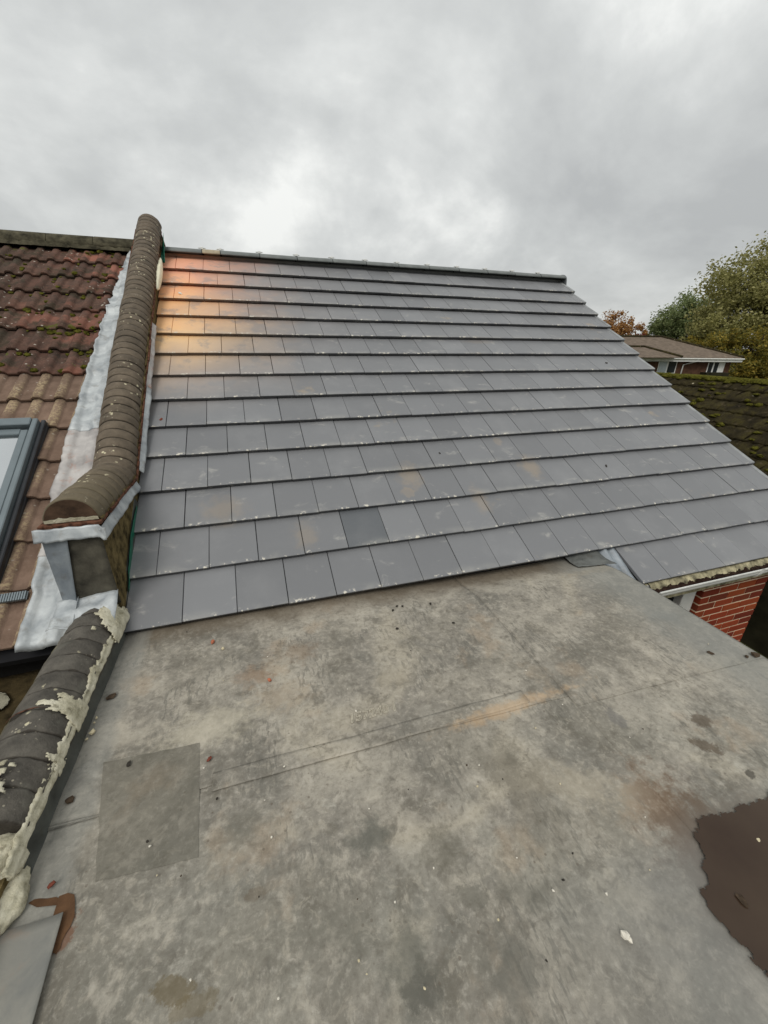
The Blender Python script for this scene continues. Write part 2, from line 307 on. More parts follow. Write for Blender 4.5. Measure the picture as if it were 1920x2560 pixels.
def mat_flat(kind=0):
    a = M(('weathered_roof_felt', 'weathered_roof_felt_overlap', 'dark_felt_patch', 'blue_grey_lead_edge')[kind], 0.72, 0.35)
    p = a.pos(); x, y, z = a.sep(p)[0:3]
    big = a.noise(a.map(p, loc=(2.3, 0.7, 0)), 2.6, 6, 0.62, 0.5); mid = a.noise(a.map(p, loc=(5, 5, 0)), 9, 7, 0.68, 0.3); fine = a.noise(p, 48, 6, 0.7)
    c = a.ramp(big, [(0.30, srgb(106, 103, 95)), (0.43, srgb(130, 125, 115)), (0.56, srgb(150, 144, 132)), (0.72, srgb(172, 165, 151))])
    # cool, worn areas towards the near end; warm silt towards the eave
    cool = a.math('MULTIPLY', a.ss(y, -0.95, -1.45), a.ss(a.noise(a.map(p, loc=(1, 3, 7)), 2.2, 4), 0.38, 0.6))
    c = a.mix(a.math('MULTIPLY', cool, 0.45), c, srgb(130, 129, 119))
    # broad drifts of dried silt, darker towards the near left
    dr_ = a.noise(a.map(p, loc=(0.4, 2.2, 5)), 1.5, 5, 0.55, 0.8); hv = a.math('ADD', dr_, a.math('ADD', a.math('MULTIPLY', a.ss(x, 1.3, 0.1), 0.07), a.math('MULTIPLY', a.ss(y, -1.0, -1.7), 0.07)))
    c = a.mix(a.math('MULTIPLY', a.ss(hv, 0.50, 0.66), 0.5), c, srgb(106, 102, 91))
    c = a.mix(a.math('MULTIPLY', a.ss(dr_, 0.46, 0.34), 0.5), c, srgb(178, 169, 150))
    c = a.mix(a.math('MULTIPLY', a.ss(a.noise(a.map(p, loc=(8, 1, 3)), 6.0, 6, 0.65, 0.4), 0.55, 0.72), 0.55), c, srgb(98, 94, 86))
    c = a.mix(a.math('MULTIPLY', a.ss(mid, 0.53, 0.67), 0.45), c, srgb(182, 175, 161))
    c = a.mix(a.math('MULTIPLY', a.ss(mid, 0.47, 0.34), 0.6), c, srgb(96, 91, 80))
    m2 = a.noise(a.map(p, loc=(1.5, 7, 2)), 21, 6, 0.7, 0.6); c = a.mix(a.math('MULTIPLY', a.ss(m2, 0.53, 0.64), 0.28), c, srgb(184, 176, 160)); c = a.mix(a.math('MULTIPLY', a.ss(m2, 0.46, 0.36), 0.42), c, srgb(98, 93, 84))
    c = a.mix(a.math('MULTIPLY', a.ss(a.noise(a.map(p, loc=(0, 9, 1)), 3.4, 5, 0.6), 0.58, 0.70), 0.35), c, srgb(158, 138, 114))
    # bluish-white lime bloom
    bl = a.ss(a.noise(a.map(p, loc=(6, 2, 8)), 4.2, 7, 0.68, 0.6), 0.60, 0.72); c = a.mix(a.math('MULTIPLY', bl, 0.5), c, srgb(186, 182, 170))
    # scuffs: stretched noise
    sc = a.ss(a.noise(a.map(p, sc=(26, 4, 1), rot=(0, 0, 0.5)), 1.0, 5, 0.7), 0.66, 0.76); c = a.mix(a.math('MULTIPLY', sc, 0.4), c, srgb(190, 184, 170))
    sc2 = a.ss(a.noise(a.map(p, sc=(4, 30, 1), rot=(0, 0, 0.35)), 1.0, 5, 0.7), 0.64, 0.78); c = a.mix(a.math('MULTIPLY', sc2, 0.3), c, srgb(96, 92, 84))
    c = a.mix(a.math('MULTIPLY', a.ss(fine, 0.5, 0.7), 0.3), c, srgb(190, 184, 172)); c = a.mix(a.math('MULTIPLY', a.ss(fine, 0.5, 0.3), 0.4), c, srgb(92, 86, 76))
    tr_ = a.math('MULTIPLY', a.ss(a.noise(a.map(p, sc=(60, 16, 1), rot=(0, 0, -0.6)), 1.0, 3, 0.6), 0.52, 0.6), a.ss(a.noise(a.map(p, loc=(3, 6, 2)), 3.1, 3, 0.5), 0.53, 0.62)); c = a.mix(a.math('MULTIPLY', tr_, 0.5), c, srgb(92, 90, 82))
    # dark specks of grit and lichen
    dots = a.math('MULTIPLY', a.ss(a.voro(p, 30), 0.16, 0.09), a.ss(a.noise(a.map(p, loc=(2, 2, 0)), 4.0, 3), 0.52, 0.60)); c = a.mix(a.math('MULTIPLY', dots, 0.6), c, srgb(92, 82, 70))
    rings = a.math('MULTIPLY', a.ss(a.math('ABSOLUTE', a.math('SUBTRACT', a.voro(a.map(p, loc=(3, 8, 0)), 16), 0.22)), 0.05, 0.02), a.ss(a.noise(a.map(p, loc=(7, 2, 0)), 3.0, 3), 0.56, 0.64)); c = a.mix(a.math('MULTIPLY', rings, 0.35), c, srgb(100, 95, 86))
    if kind == 2:
        c = a.mix(0.5, c, srgb(90, 87, 76))
    if kind in (0, 1):
        wob = a.noise(p, 7, 5, 0.65)
        # silt line and dirt under the eave
        c = a.mix(a.math('MULTIPLY', a.ss(a.math('ADD', y, a.math('MULTIPLY', a.math('SUBTRACT', wob, .5), 0.25)), -0.20, 0.02), 0.7), c, srgb(96, 84, 68))
        st = [  # px ellipse stains: (x, y, rx m, ry m, rotation, colour, strength)
            (1770, 1862, .055, .03, .5, srgb(78, 64, 48), .85), (1755, 1800, .05, .028, .3, srgb(78, 64, 48), .8), (1873, 1928, .026, .018, 0, srgb(46, 40, 32), .95),
            (1720, 2060, .12, .16, .2, srgb(92, 74, 58), .8), (1640, 2000, .10, .12, .4, srgb(140, 114, 88), .5), (1790, 2140, .14, .22, .2, srgb(84, 68, 54), .8), (1830, 2020, .2, .04, .1, srgb(100, 88, 74), .6), (1800, 2290, .08, .12, .2, srgb(104, 98, 88), .5),
            (930, 2090, .07, .06, 0, srgb(88, 88, 80), .9), (1110, 2130, .06, .08, 0, srgb(94, 90, 78), .8), (1020, 2400, .06, .10, .3, srgb(86, 86, 78), .8), (1290, 2430, .07, .12, .3, srgb(92, 90, 82), .8), (1180, 2240, .05, .03, .5, srgb(90, 88, 78), .6), (1060, 2480, .05, .03, .2, srgb(86, 84, 76), .7), (1320, 2230, .07, .05, .3, srgb(94, 92, 82), .6), (860, 2330, .09, .05, .2, srgb(100, 98, 88), .6), (640, 2230, .03, .02, .3, srgb(96, 84, 68), .6), (1440, 1960, .2, .07, .5, srgb(176, 166, 146), .5), (1250, 1900, .1, .12, .5, srgb(96, 92, 80), .6), (620, 2060, .12, .06, .2, srgb(100, 96, 84), .5),
            (430, 2475, .05, .025, .2, srgb(96, 84, 58), .85), (480, 2510, .05, .02, 0, srgb(100, 88, 62), .6), (150, 2330, .03, .05, .1, srgb(108, 70, 46), .9),
            (275, 1740, .03, .022, 0, srgb(86, 72, 58), .85), (640, 1685, .08, .06, .3, srgb(140, 112, 84), .55), (745, 1630, .09, .07, .2, srgb(120, 100, 78), .6), (700, 1735, .12, .08, .2, srgb(150, 132, 108), .45),
            (1280, 1765, .30, .03, -.05, srgb(184, 156, 122), .7), (1540, 1790, .03, .05, 0, srgb(100, 98, 96), .6), (1330, 2000, .12, .2, .3, srgb(104, 98, 86), .5), (520, 1820, .2, .09, -.1, srgb(192, 184, 164), .55), (300, 1840, .16, .08, .1, srgb(188, 180, 164), .55),
            (1660, 1540, .10, .07, .3, srgb(110, 112, 108), .6), (1500, 1420, .25, .05, 0, srgb(172, 150, 116), .45), (990, 1690, .1, .06, 0, srgb(170, 160, 140), .4)]
        for (px, py, rx, ry, ro, cc, k) in st:
            q = onf(px, py); c = a.mix(a.math('MULTIPLY', a.ell(p, q.x, q.y, rx, ry, ro, wob=a.noise(p, 18, 6, .72), w=.9), k * .8), c, cc)
        # cool lead-grey tone along both side edges
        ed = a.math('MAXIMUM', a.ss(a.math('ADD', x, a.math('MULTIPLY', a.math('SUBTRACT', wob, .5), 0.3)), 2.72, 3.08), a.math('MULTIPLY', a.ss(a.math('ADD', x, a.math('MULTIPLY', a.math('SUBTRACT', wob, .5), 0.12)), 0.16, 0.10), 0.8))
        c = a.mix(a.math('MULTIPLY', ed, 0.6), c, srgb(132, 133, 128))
        ye = a.math('MULTIPLY', a.ss(y, -1.55, -1.75), a.ss(x, 1.2, 1.9)); c = a.mix(a.math('MULTIPLY', ye, 0.5), c, srgb(126, 126, 122))
    if kind == 3: c = a.mix(0.6, c, srgb(140, 143, 144))
    a.col(c); a.rough(a.math('ADD', 0.5, a.math('MULTIPLY', mid, 0.4)))
    wr = a.ss(a.math('ABSOLUTE', a.math('SUBTRACT', a.noise(a.map(p, sc=(1, 2.2, 1), rot=(0, 0, .3)), 2.6, 3, 0.5, 0.6), 0.5)), 0.03, 0.0); a.bump(a.math('ADD', a.math('ADD', a.math('MULTIPLY', mid, 0.6), a.math('MULTIPLY', fine, 0.3)), a.math('MULTIPLY', wr, 0.10)), 0.5, 0.006); return a.m
def mat_brick():
    a = M('red_brick', 0.85, 0.25); p = a.pos(); r = a.rand()
    c = a.ramp(r, [(0.0, srgb(112, 44, 28)), (0.4, srgb(154, 66, 38)), (0.8, srgb(162, 80, 42)), (1.0, srgb(108, 50, 36))])
    c = a.mix(a.math('MULTIPLY', a.noise(p, 30, 5, .7), 0.5), c, srgb(104, 40, 26)); a.col(c); a.bump(a.noise(p, 90, 5, .7), .5, .005); return a.m
def mat_leaf(name, stops):
    a = M(name, 0.6, 0.3); g_ = a.n('ShaderNodeNewGeometry'); r = g_.outputs['Random Per Island']
    big = a.noise(a.pos(), 0.35, 3); c = a.ramp(a.math('ADD', a.math('MULTIPLY', r, 0.55), a.math('MULTIPLY', big, 0.45)), stops)
    a.col(c); a.b.inputs['Transmission Weight'].default_value = 0.0
    tr = a.n('ShaderNodeBsdfTranslucent'); a.put(tr.inputs[0], c); mxs = a.n('ShaderNodeMixShader'); mxs.inputs[0].default_value = 0.45
    a.t.links.new(a.b.outputs[0], mxs.inputs[1]); a.t.links.new(tr.outputs[0], mxs.inputs[2]); a.t.links.new(mxs.outputs[0], a.t.nodes['Material Output'].inputs[0]); return a.m

MT = dict(vergem=plain('pale_grey_verge', srgb(134, 136, 136), 0.5, 0.45, 0.15, 9, 0.15), leada=mat_lead('shaded_lead', srgb(74, 76, 74), srgb(112, 114, 110), srgb(70, 64, 54), 0.6, 0.6, 0.0), darkend=plain('dark_fired_end', srgb(70, 54, 42), 0.85, 0.2, 0.3, 18, 0.5), tile=mat_grey_tile(), dtile=mat_grey_tile(True), old=mat_old_tile(), brown=mat_old_tile(True), mosst=mat_moss_tile(), cop=mat_coping(), lowcop=mat_coping(True),
    lead=mat_lead('silver_lead', srgb(134, 140, 144), srgb(200, 204, 204), srgb(120, 114, 104), 0.5, 0.5),
    lead2=mat_lead('blue_grey_lead', srgb(108, 116, 124), srgb(150, 157, 162), srgb(96, 92, 84), 0.5, 0.4),
    lead3=mat_lead('dark_lead', srgb(56, 58, 54), srgb(88, 90, 84), srgb(66, 60, 48), 0.55, 0.5),
    leadp=mat_lead('pinkish_lead', srgb(146, 142, 140), srgb(192, 188, 184), srgb(164, 122, 104), 0.6, 0.7),
    mortar=mat_mortar(), flat0=mat_flat(0), flat1=mat_flat(1), flat2=mat_flat(2), flat3=mat_flat(3), brick=mat_brick(),
    wallmortar=plain('brick_mortar', srgb(214, 196, 168), 0.95, 0.1), white=plain('white_upvc', (0.72, 0.72, 0.68, 1), 0.4, 0.5, 0.05, 4, 0.05), cream=plain('algae_stained_white', srgb(150, 143, 116), 0.85, 0.2, 0.45, 14, 0.4),
    black=plain('shadow_black', (0.012, 0.011, 0.01, 1), 0.9, 0.1), debris=plain('gutter_silt', srgb(44, 32, 26), 0.95, 0.1, 0.3, 20, 0.8),
    clay=plain('red_clay_creasing', srgb(92, 62, 48), 0.9, 0.15, 0.45, 30, 0.7), mossw=plain('mossy_render', srgb(96, 84, 56), 0.95, 0.1, 0.4, 16, 0.9), darkface=plain('damp_dark_render', srgb(72, 69, 60), 0.8, 0.25, 0.35, 9, 0.5),
    green=plain('green_membrane', srgb(0, 92, 70), 0.45, 0.4, 0.15, 8, 0.1), foam=plain('cream_foam', srgb(228, 222, 196), 0.7, 0.3, 0.06, 12, 0.3),
    underlay=plain('dark_underlay', srgb(36, 36, 38), 0.9, 0.1), timber=plain('dark_timber', srgb(44, 42, 30), 0.9, 0.1, 0.25, 3, 0.3), ridge=plain('grey_ridge_tile', srgb(108, 112, 110), 0.6, 0.4, 0.1, 8, 0.2), ridge2=plain('buff_ridge_tile', srgb(164, 152, 128), 0.7, 0.3, 0.12, 14, 0.2),
    zinc=plain('bright_clip', srgb(232, 232, 228), 0.35, 0.5, 0.05, 10, 0.05, 0.0), frame=plain('grey_window_cover', srgb(112, 122, 126), 0.4, 0.5, 0.05, 6, 0.05, 0.3), framed=plain('charcoal_window_flashing', srgb(46, 48, 52), 0.5, 0.4, 0.1, 6, 0.1),
    bungwall=plain('brown_brickwork', srgb(84, 60, 46), 0.9, 0.2, 0.2, 3, 0.2), bungroof=plain('brown_bungalow_tile', srgb(108, 96, 84), 0.9, 0.2, 0.15, 3, 0.3), bark=plain('bark', srgb(66, 56, 44), 0.95, 0.1, 0.3, 8, 0.8),
    rust=plain('rusty_brown_stain', srgb(86, 62, 42), 0.8, 0.2, 0.2, 14, 0.3), mossflat=plain('mossy_brown_felt', srgb(70, 60, 40), 0.95, 0.1, 0.4, 7, 0.8), oldridge=plain('mossy_ridge_tile', srgb(76, 72, 58), 0.95, 0.15, 0.35, 14, 0.9), lichenpatch=plain('pale_felt', srgb(146, 142, 124), 0.85, 0.2, 0.1, 10, 0.3),
    moss=plain('green_moss', srgb(80, 78, 30), 1.0, 0.05, 0.4, 40, 1.0), wood=plain('grey_board', srgb(98, 94, 84), 0.8, 0.2))
ag = M('dark_window_glass', 0.08, 0.6); ag.col((0.02, 0.024, 0.028, 1)); MT['glass'] = ag.m
ag = M('sky_mirroring_glass', 0.03, 1.0); ag.col((0.62, 0.64, 0.65, 1)); ag.b.inputs['Metallic'].default_value = 0.9; MT['rglass'] = ag.m
ag = M('puddle_water', 0.03, 0.5); pp = ag.pos(); ag.col(ag.ramp(ag.noise(pp, 3, 5), [(0.3, srgb(56, 43, 34)), (0.7, srgb(72, 59, 47))])); ag.b.inputs['IOR'].default_value = 1.33; MT['water'] = ag.m
gr = M('dark_lawn', 0.95, 0.1); gp = gr.pos(); gr.col(gr.ramp(gr.noise(gp, 1.5, 7, .7), [(0.3, srgb(44, 46, 26)), (0.7, srgb(74, 76, 38))])); gr.bump(gr.noise(gp, 30, 5), .6, .03); MT['lawn'] = gr.m

def sst(t): t = min(1, max(0, t)); return t * t * (3 - 2 * t)
def und(x, y): return FZ - 0.011 * sst(1.25 - math.hypot(x - 2.5, y + 2.15) / 0.62) - 0.048 * sst((x - 0.7) / 1.8) * sst((y + 0.28) / 0.3) + 0.006 * nz(x * 1.7, y * 1.7) + 0.003 * nz(x * 5, y * 5) + 0.0012 * nz(x * 14, y * 14) - 0.0007
# ================================================================== ground
GZ = -2.75
gm = mesh('ground', [(-900, -900, GZ), (1100, -900, GZ), (1100, 1100, GZ), (-900, 1100, GZ)], [(0, 1, 2, 3)], MT['lawn'])
tag(obj('ground', gm), 'dark green lawn stretching away below the roofs', 'lawn', kind='structure')

# ================================================================== the house with the new grey roof
VE = 5.854
house = empty('house', (2.9, 2, GZ), 'brick house whose slope is newly laid with flat grey interlocking tiles', 'house')
# deck under the tiles (front slope), back slope and gable
VT = 14 * G + 0.115
APY, APZ = VT * cs, VT * sn
deck = prism('roof', [tuple(R3(0, 0.03, -0.07)[1:]), tuple(R3(0, VT, -0.07)[1:]), tuple(R3(0, VT, -0.12)[1:]), tuple(R3(0, 0.03, -0.12)[1:])], 'x', 0.012, VE - 0.03, MT['underlay'], house)
prism('back_slope', [(APY, APZ - 0.03), (2 * APY, -0.05), (2 * APY, -0.12), (APY, APZ - 0.10)], 'x', 0.01, VE, MT['tile'], house)
def tile_mesh(w, name, x0=0.0, extra=0.0):
    """flat tile: nose at local y = 0 with its top edge at z = 0; chamfered nose and sides"""
    L, t = 0.42, 0.026; k = 0.036 / G; x1 = x0 + w - 0.004; cb_ = 0.004; sb = 0.0022
    prof = [(0.002, -t), (0.0, -0.006), (0.0012, -0.0022), (0.005, -0.0004), (L, -k * L), (L, -k * L - t)]
    vs = []; fs = []; n = len(prof)
    for (x, dz) in ((x0, -sb), (x0 + sb, 0), (x1 - sb, 0), (x1, -sb)):
        for (y, z) in prof: vs.append((x, y, z + (dz if z > -t * 0.9 - k * y else 0)))
    for i in range(3):
        for j in range(n): fs.append((i * n + j, i * n + (j + 1) % n, (i + 1) * n + (j + 1) % n, (i + 1) * n + j))
    fs.append(tuple(range(n - 1, -1, -1))); fs.append(tuple(range(3 * n, 4 * n)))
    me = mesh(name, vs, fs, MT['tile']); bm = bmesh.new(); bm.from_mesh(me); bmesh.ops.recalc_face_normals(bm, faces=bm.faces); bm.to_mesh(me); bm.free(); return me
TM = {}
def tmesh(w):
    kk = round(w, 3)
    if kk not in TM: TM[kk] = tile_mesh(kk, 'roof_tile')
    return TM[kk]
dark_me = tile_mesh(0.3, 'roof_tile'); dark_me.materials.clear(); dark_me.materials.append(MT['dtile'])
def sag(u, v): return -0.012 * math.sin(math.pi * min(max(v / (14 * G), 0), 1)) + 0.004 * nz(u * 0.9, v * 1.3)
for k in range(0, 15):
    us = []
    if k == 0: us = [3.49] + [W0 * (12.57 + i) for i in range(7)] + [VE]
    elif k % 2: us = [W0 * i for i in range(20)] + [VE]
    else: us = [0.0] + [W0 * (i + .5) for i in range(20)]; us[-1] = VE
    v = (k - 1) * G
    for a_, b_ in zip(us, us[1:]):
        dark = k == 2 and abs(a_ - 1.35) < 0.01
        me = dark_me if dark else tmesh(b_ - a_)
        if dark:
            pass
        vv = v + rnd(0.0022) + 0.003 * nz(a_ * 2, k * 3.1); off = sag(a_, v) + rnd(0.0012)
        mw = Matrix.Translation(R3(a_ + rnd(0.0008), vv, off)) @ ROOF @ Matrix.Rotation(rnd(0.003), 4, 'Z') @ Matrix.Rotation(rnd(0.004), 4, 'Y')
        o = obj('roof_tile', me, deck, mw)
        if dark: o['label'] = 'one darker tile among the grey ones'
# verge trims: one stepped cap per course on the gable edge
vm = bmesh.new(); box_bm(vm, -0.045, 0.006, 0.004, G + 0.03, -0.10, 0.003, 0.004); vme = bpy.data.meshes.new('verge_trim'); vm.to_mesh(vme); vm.free(); vme.materials.append(MT['vergem'])
for k in range(0, 15):
    v = (k - 1) * G; o = obj('verge_trim', vme, house, Matrix.Translation(R3(VE + 0.004, v, sag(VE, v) + 0.001)) @ ROOF @ Matrix.Rotation(-math.atan(0.036 / G), 4, 'X'))
# ridge
def half_round(name, L, r, mat, n=14, flat=0.75, th=0.014):
    bm = bmesh.new(); R1 = []
    for (x, dr) in ((0, -0.003), (0.004, 0), (L - 0.004, 0), (L, -0.003)):
        R1.append([bm.verts.new((x, math.cos(math.pi * i / n) * (r + dr), math.sin(math.pi * i / n) * (r + dr) * flat)) for i in range(n + 1)])
    I1 = [[bm.verts.new((x, math.cos(math.pi * i / n) * (r - th), math.sin(math.pi * i / n) * (r - th) * flat)) for i in range(n + 1)] for x in (0, L)]
    for A, B_ in zip(R1, R1[1:]):
        for i in range(n): bm.faces.new((A[i], A[i + 1], B_[i + 1], B_[i]))
    for i in range(n):
        bm.faces.new((I1[0][i], I1[1][i], I1[1][i + 1], I1[0][i + 1])); bm.faces.new((R1[0][i], I1[0][i], I1[0][i + 1], R1[0][i + 1])); bm.faces.new((R1[-1][i], R1[-1][i + 1], I1[1][i + 1], I1[1][i]))
    for i in (0, n): bm.faces.new((R1[0][i], R1[1][i], R1[2][i], R1[3][i], I1[1][i], I1[0][i]))
    bmesh.ops.recalc_face_normals(bm, faces=bm.faces)
    me = bpy.data.meshes.new(name); bm.to_mesh(me); bm.free(); me.materials.append(mat)
    for p_ in me.polygons: p_.use_smooth = True
    return me
RJ = [0.0, 0.45, 0.66, 1.13, 1.60, 2.07, 2.54, 3.01, 3.48, 3.96, 4.44, 4.92, 5.40, 5.875]
RR = 0.118; RZ = APZ - 0.028; RY = APY + 0.005
cm = bmesh.new(); box_bm(cm, -0.016, 0.016, -0.035, 0.035, 0.0, 0.026, 0.003); box_bm(cm, -0.042, 0.042, -0.016, 0.016, 0.014, 0.02); clip_me = bpy.data.meshes.new('clip'); cm.to_mesh(clip_me); cm.free(); clip_me.materials.append(MT['zinc'])
for i, (a_, b_) in enumerate(zip(RJ, RJ[1:])):
    me = half_round('ridge_tile', b_ - a_ - 0.007, RR, MT['ridge2'] if i == 1 else MT['ridge'], flat=0.52)
    o = obj('ridge_tile', me, house, Matrix.Translation((a_, RY + rnd(0.003), RZ + rnd(0.002))) @ Matrix.Rotation(rnd(0.004), 4, 'Y'))
    if i == 1: o['label'] = 'short buff coloured ridge tile'
    if i: obj('clip', clip_me, o, Matrix.Translation((a_ - 0.003, RY, RZ + RR * 0.52 - 0.003)))
    jt = half_round('joint_strip', 0.014, RR - 0.004, MT['underlay'], flat=0.52)
    if i: obj('joint_strip', jt, o, Matrix.Translation((a_ - 0.0105, RY, RZ - 0.002)))
prism('ridge_end_cap', [(RY + math.cos(math.pi * i / 10) * 0.122, RZ - 0.02 + math.sin(math.pi * i / 10) * 0.09) for i in range(11)] + [(RY - 0.13, RZ - 0.09), (RY + 0.13, RZ - 0.09)], 'x', VE + 0.012, VE + 0.032, MT['dtile'], house)
# walls: gable and front, brick pier built brick by brick
WY, WX0, WX1 = -0.10, 4.572, 5.46
prism('gable_wall', [(WY + 0.12, GZ), (2 * APY - 0.3, GZ), (2 * APY - 0.3, -0.1), (APY, APZ - 0.2), (WY + 0.12, -0.2)], 'x', WX1 - 0.24, WX1 - 0.013, MT['bungwall'], house)
box('back_wall', 0.0, WX1 - 0.24, 2 * APY - 0.5, 2 * APY - 0.3, GZ, -0.2, MT['bungwall'], house)
front = box('wall', WX0 + 0.004, WX1 - 0.006, WY + 0.006, WY + 0.12, GZ, -0.30, MT['wallmortar'], house)
CH, BL = 0.0785, 0.247
zc = -0.506; row = -3
bmes = {}
def brick_me(w, d):
    kk = (round(w, 3), round(d, 3))
    if kk not in bmes:
        bm = bmesh.new(); box_bm(bm, 0, w, 0, d, 0, CH - 0.0145, 0.0025); me = bpy.data.meshes.new('brick'); bm.to_mesh(me); bm.free(); me.materials.append(MT['brick']); bmes[kk] = me
    return bmes[kk]
for row in range(-3, 26):
    z = zc - row * CH
    if z < GZ: break
    xs = [WX0]; x = WX0 + (BL * 0.5 if row % 2 else BL * 0.94)
    while x < WX1 - 0.04: xs.append(x); x += BL
    xs.append(WX1 + 0.012)
    for a_, b_ in zip(xs, xs[1:]):
        obj('brick', brick_me(b_ - a_ - 0.013, 0.105), front, Matrix.Translation((a_, WY + rnd(0.0015), z + 0.0055)))
# mortar tongues that stick out at the raw end of the wall
# soffit, fascia, window under the eave
box('soffit', 3.25, VE - 0.02, -0.235, WY + 0.1, -0.315, -0.30, MT['cream'], house)
box('fascia', 3.52, VE - 0.02, -0.262, -0.238, -0.40, -0.215, MT['cream'], house)
box('inner_wall', 3.0, WX0 - 0.002, 0.12, 0.2, GZ, -0.30, MT['black'], house)
win = box('window', 3.22, WX0 - 0.001, 0.03, 0.07, -2.4, -0.32, MT['white'], house)
box('pane', 3.3, 4.385, 0.018, 0.028, -2.3, -0.40, MT['glass'], win)
box('jamb', 4.385, 4.552, -0.055, 0.02, -2.4, -0.33, MT['white'], win, 0.006)
box('mullion', 4.30, 4.335, -0.005, 0.016, -2.3, -0.34, MT['black'], win, 0.004)
# gutter
gp_ = [(-0.268, -0.222)] + [(-0.318 + 0.05 * math.cos(t_), -0.232 - 0.052 * math.sin(t_)) for t_ in [math.pi * i / 10 for i in range(0, 11)]] + [(-0.372, -0.214), (-0.384, -0.212), (-0.384, -0.222), (-0.378, -0.236)] + [(-0.318 - 0.058 * math.cos(t_), -0.236 - 0.058 * math.sin(t_)) for t_ in [math.pi * i / 10 for i in range(0, 11)]] + [(-0.262, -0.222)]
gut = prism('gutter', gp_, 'x', 3.56, 6.1, MT['white'], house)
def dz_(u, v): x = 3.57 + u * 2.5; return (x, -0.366 + v * 0.095, -0.243 + 0.014 * nz(x * 22, v * 3) + 0.012 * nz(x * 60, v * 9) + v * 0.006)
grid('moss_bank', 240, 5, lambda u, v: (3.57 + 2.5 * u, -0.262 - (0.046 + 0.012 * nz(u * 23) + 0.006 * nz(u * 70, 2) + 0.004 * nz(u * 240, 2)) * v, -0.205 - 0.045 * v ** 1.5 + 0.006 * nz(u * 130, v * 4)), MT['cream'], gut)
grid('silt', 220, 5, dz_, MT['debris'], gut)
random.seed(11)
def tuft(bm, p, n, h, sp):
    for _ in range(n):
        a_ = random.uniform(0, 6.28); b_ = p + Vector((math.cos(a_), math.sin(a_), 0)) * sp * random.random(); t_ = b_ + Vector((rnd(sp), rnd(sp), h * random.uniform(.5, 1)))
        s_ = Vector((math.cos(a_ + 1.57), math.sin(a_ + 1.57), 0)) * h * 0.12
        bm.faces.new([bm.verts.new(b_ - s_), bm.verts.new(b_ + s_), bm.verts.new(t_)])
bm = bmesh.new()
for _ in range(120): x = random.uniform(3.6, 6); tuft(bm, Vector((x, -0.29 + rnd(0.02), -0.245)), 6, 0.02, 0.012)
bmobj('moss_tuft', bm, MT['cream'], gut)['kind'] = 'stuff'
for x in (4.66, 5.65):
    prism('bracket', [(-0.318 - 0.066 * math.cos(t_), -0.236 - 0.066 * math.sin(t_)) for t_ in [math.pi * i / 10 for i in range(0, 11)]] + [(-0.262, -0.215), (-0.262, -0.236)] + [(-0.318 + 0.059 * math.cos(t_), -0.237 - 0.059 * math.sin(t_)) for t_ in [math.pi * i / 10 for i in range(0, 11)]] + [(-0.388, -0.2)], 'x', x, x + 0.035, MT['white'], gut)
# lead valley where the flat roof meets the slope on the right
grid('lead_valley', 24, 10, lambda u, v: R3(3.20 + 0.28 * u, -G - 0.03 + v * (G + 0.06), -0.055 + (0.035 if .55 < u < .68 else 0) + (0.02 if u > .9 else 0) + 0.008 * nz(u * 6, v * 4)), MT['lead2'], house, 0.003)
def lv(u, v):
    x = 3.02 + 0.30 * u; y = 0.06 - v * (0.16 + 0.06 * u) ; return Vector((x, y, und(x, y) + 0.008 + (0.055 * (1 - v) ** 2) * (0.5 + .5 * u) + 0.006 * nz(u * 6, v * 5)))
grid('lead_apron', 22, 12, lv, MT['leada'], house, 0.003)  # lead coloured darker to stand for the shadow it lies in

# ================================================================== flat roof extension
ext = empty('flat_roof_extension', (1.6, -1.8, GZ), 'flat roofed extension covered in mottled grey weathered felt', 'flat roof')
FX0, FX1, FY0, FY1 = -0.012, 3.272, -4.6, 0.16
box('wall', 0.02, 3.19, FY0 + 0.1, 0.06, GZ, -0.12, MT['bungwall'], ext)
def flat(name, x0, x1, y0, y1, lift, mat, edge=None, nu=None, th=0.0):
    nu_ = nu or max(6, int((x1 - x0) / 0.035)); nv_ = max(6, int((y1 - y0) / 0.035))
    def f(u, v):
        x = x0 + (x1 - x0) * u; y = y0 + (y1 - y0) * v; z = und(x, y) + lift
        if edge: x, y, z = edge(x, y, z, u, v)
        return (x, y, z)
    o = grid(name, nu_, nv_, f, mat, ext)
    if th: s_ = o.modifiers.new('thickness', 'SOLIDIFY'); s_.thickness = th; s_.offset = -1
    return o
def drip(x, y, z, u, v):
    d = x - (FX1 - 0.04)
    if d > 0: z -= d * d * 9
    return x, y, z
box('deck_board', 0.0, FX1 - 0.03, FY0, FY1, -0.18, -0.115, MT['wood'], ext)
flat('felt_sheet', FX0, FX1, FY0, FY1, -0.006, MT['flat0'], drip)
SX = 2.075
def wav(y0, amp=0.004, sl=0.0):
    def f(x, y, z, u, v):
        if v == 0: y += amp * nz(x * 6) + sl * (x - 1.2); z -= 0.001
        x, y, z = drip(x, y, z, u, v); return x, y, z
    return f
flat('felt_sheet', FX0, SX + 0.004, -1.033, FY1, -0.0016, MT['flat1'], wav(-1.033, 0.004, -0.04), th=0.003)
flat('felt_sheet', SX, FX1 - 0.004, -1.085, FY1, -0.0012, MT['flat0'], wav(-1.085, 0.004, -0.045), th=0.0025)
flat('felt_sheet', SX - 0.002, FX1 - 0.006, FY0, -1.06, -0.0046, MT['flat0'], drip, th=0.003)
flat('felt_strip', 0.52, 1.88, -1.03, -0.958, 0.0008, MT['flat1'], lambda x, y, z, u, v: (x, y - 0.012 * (x - 0.5) + 0.003 * nz(x * 9, v), z), th=0.0015)
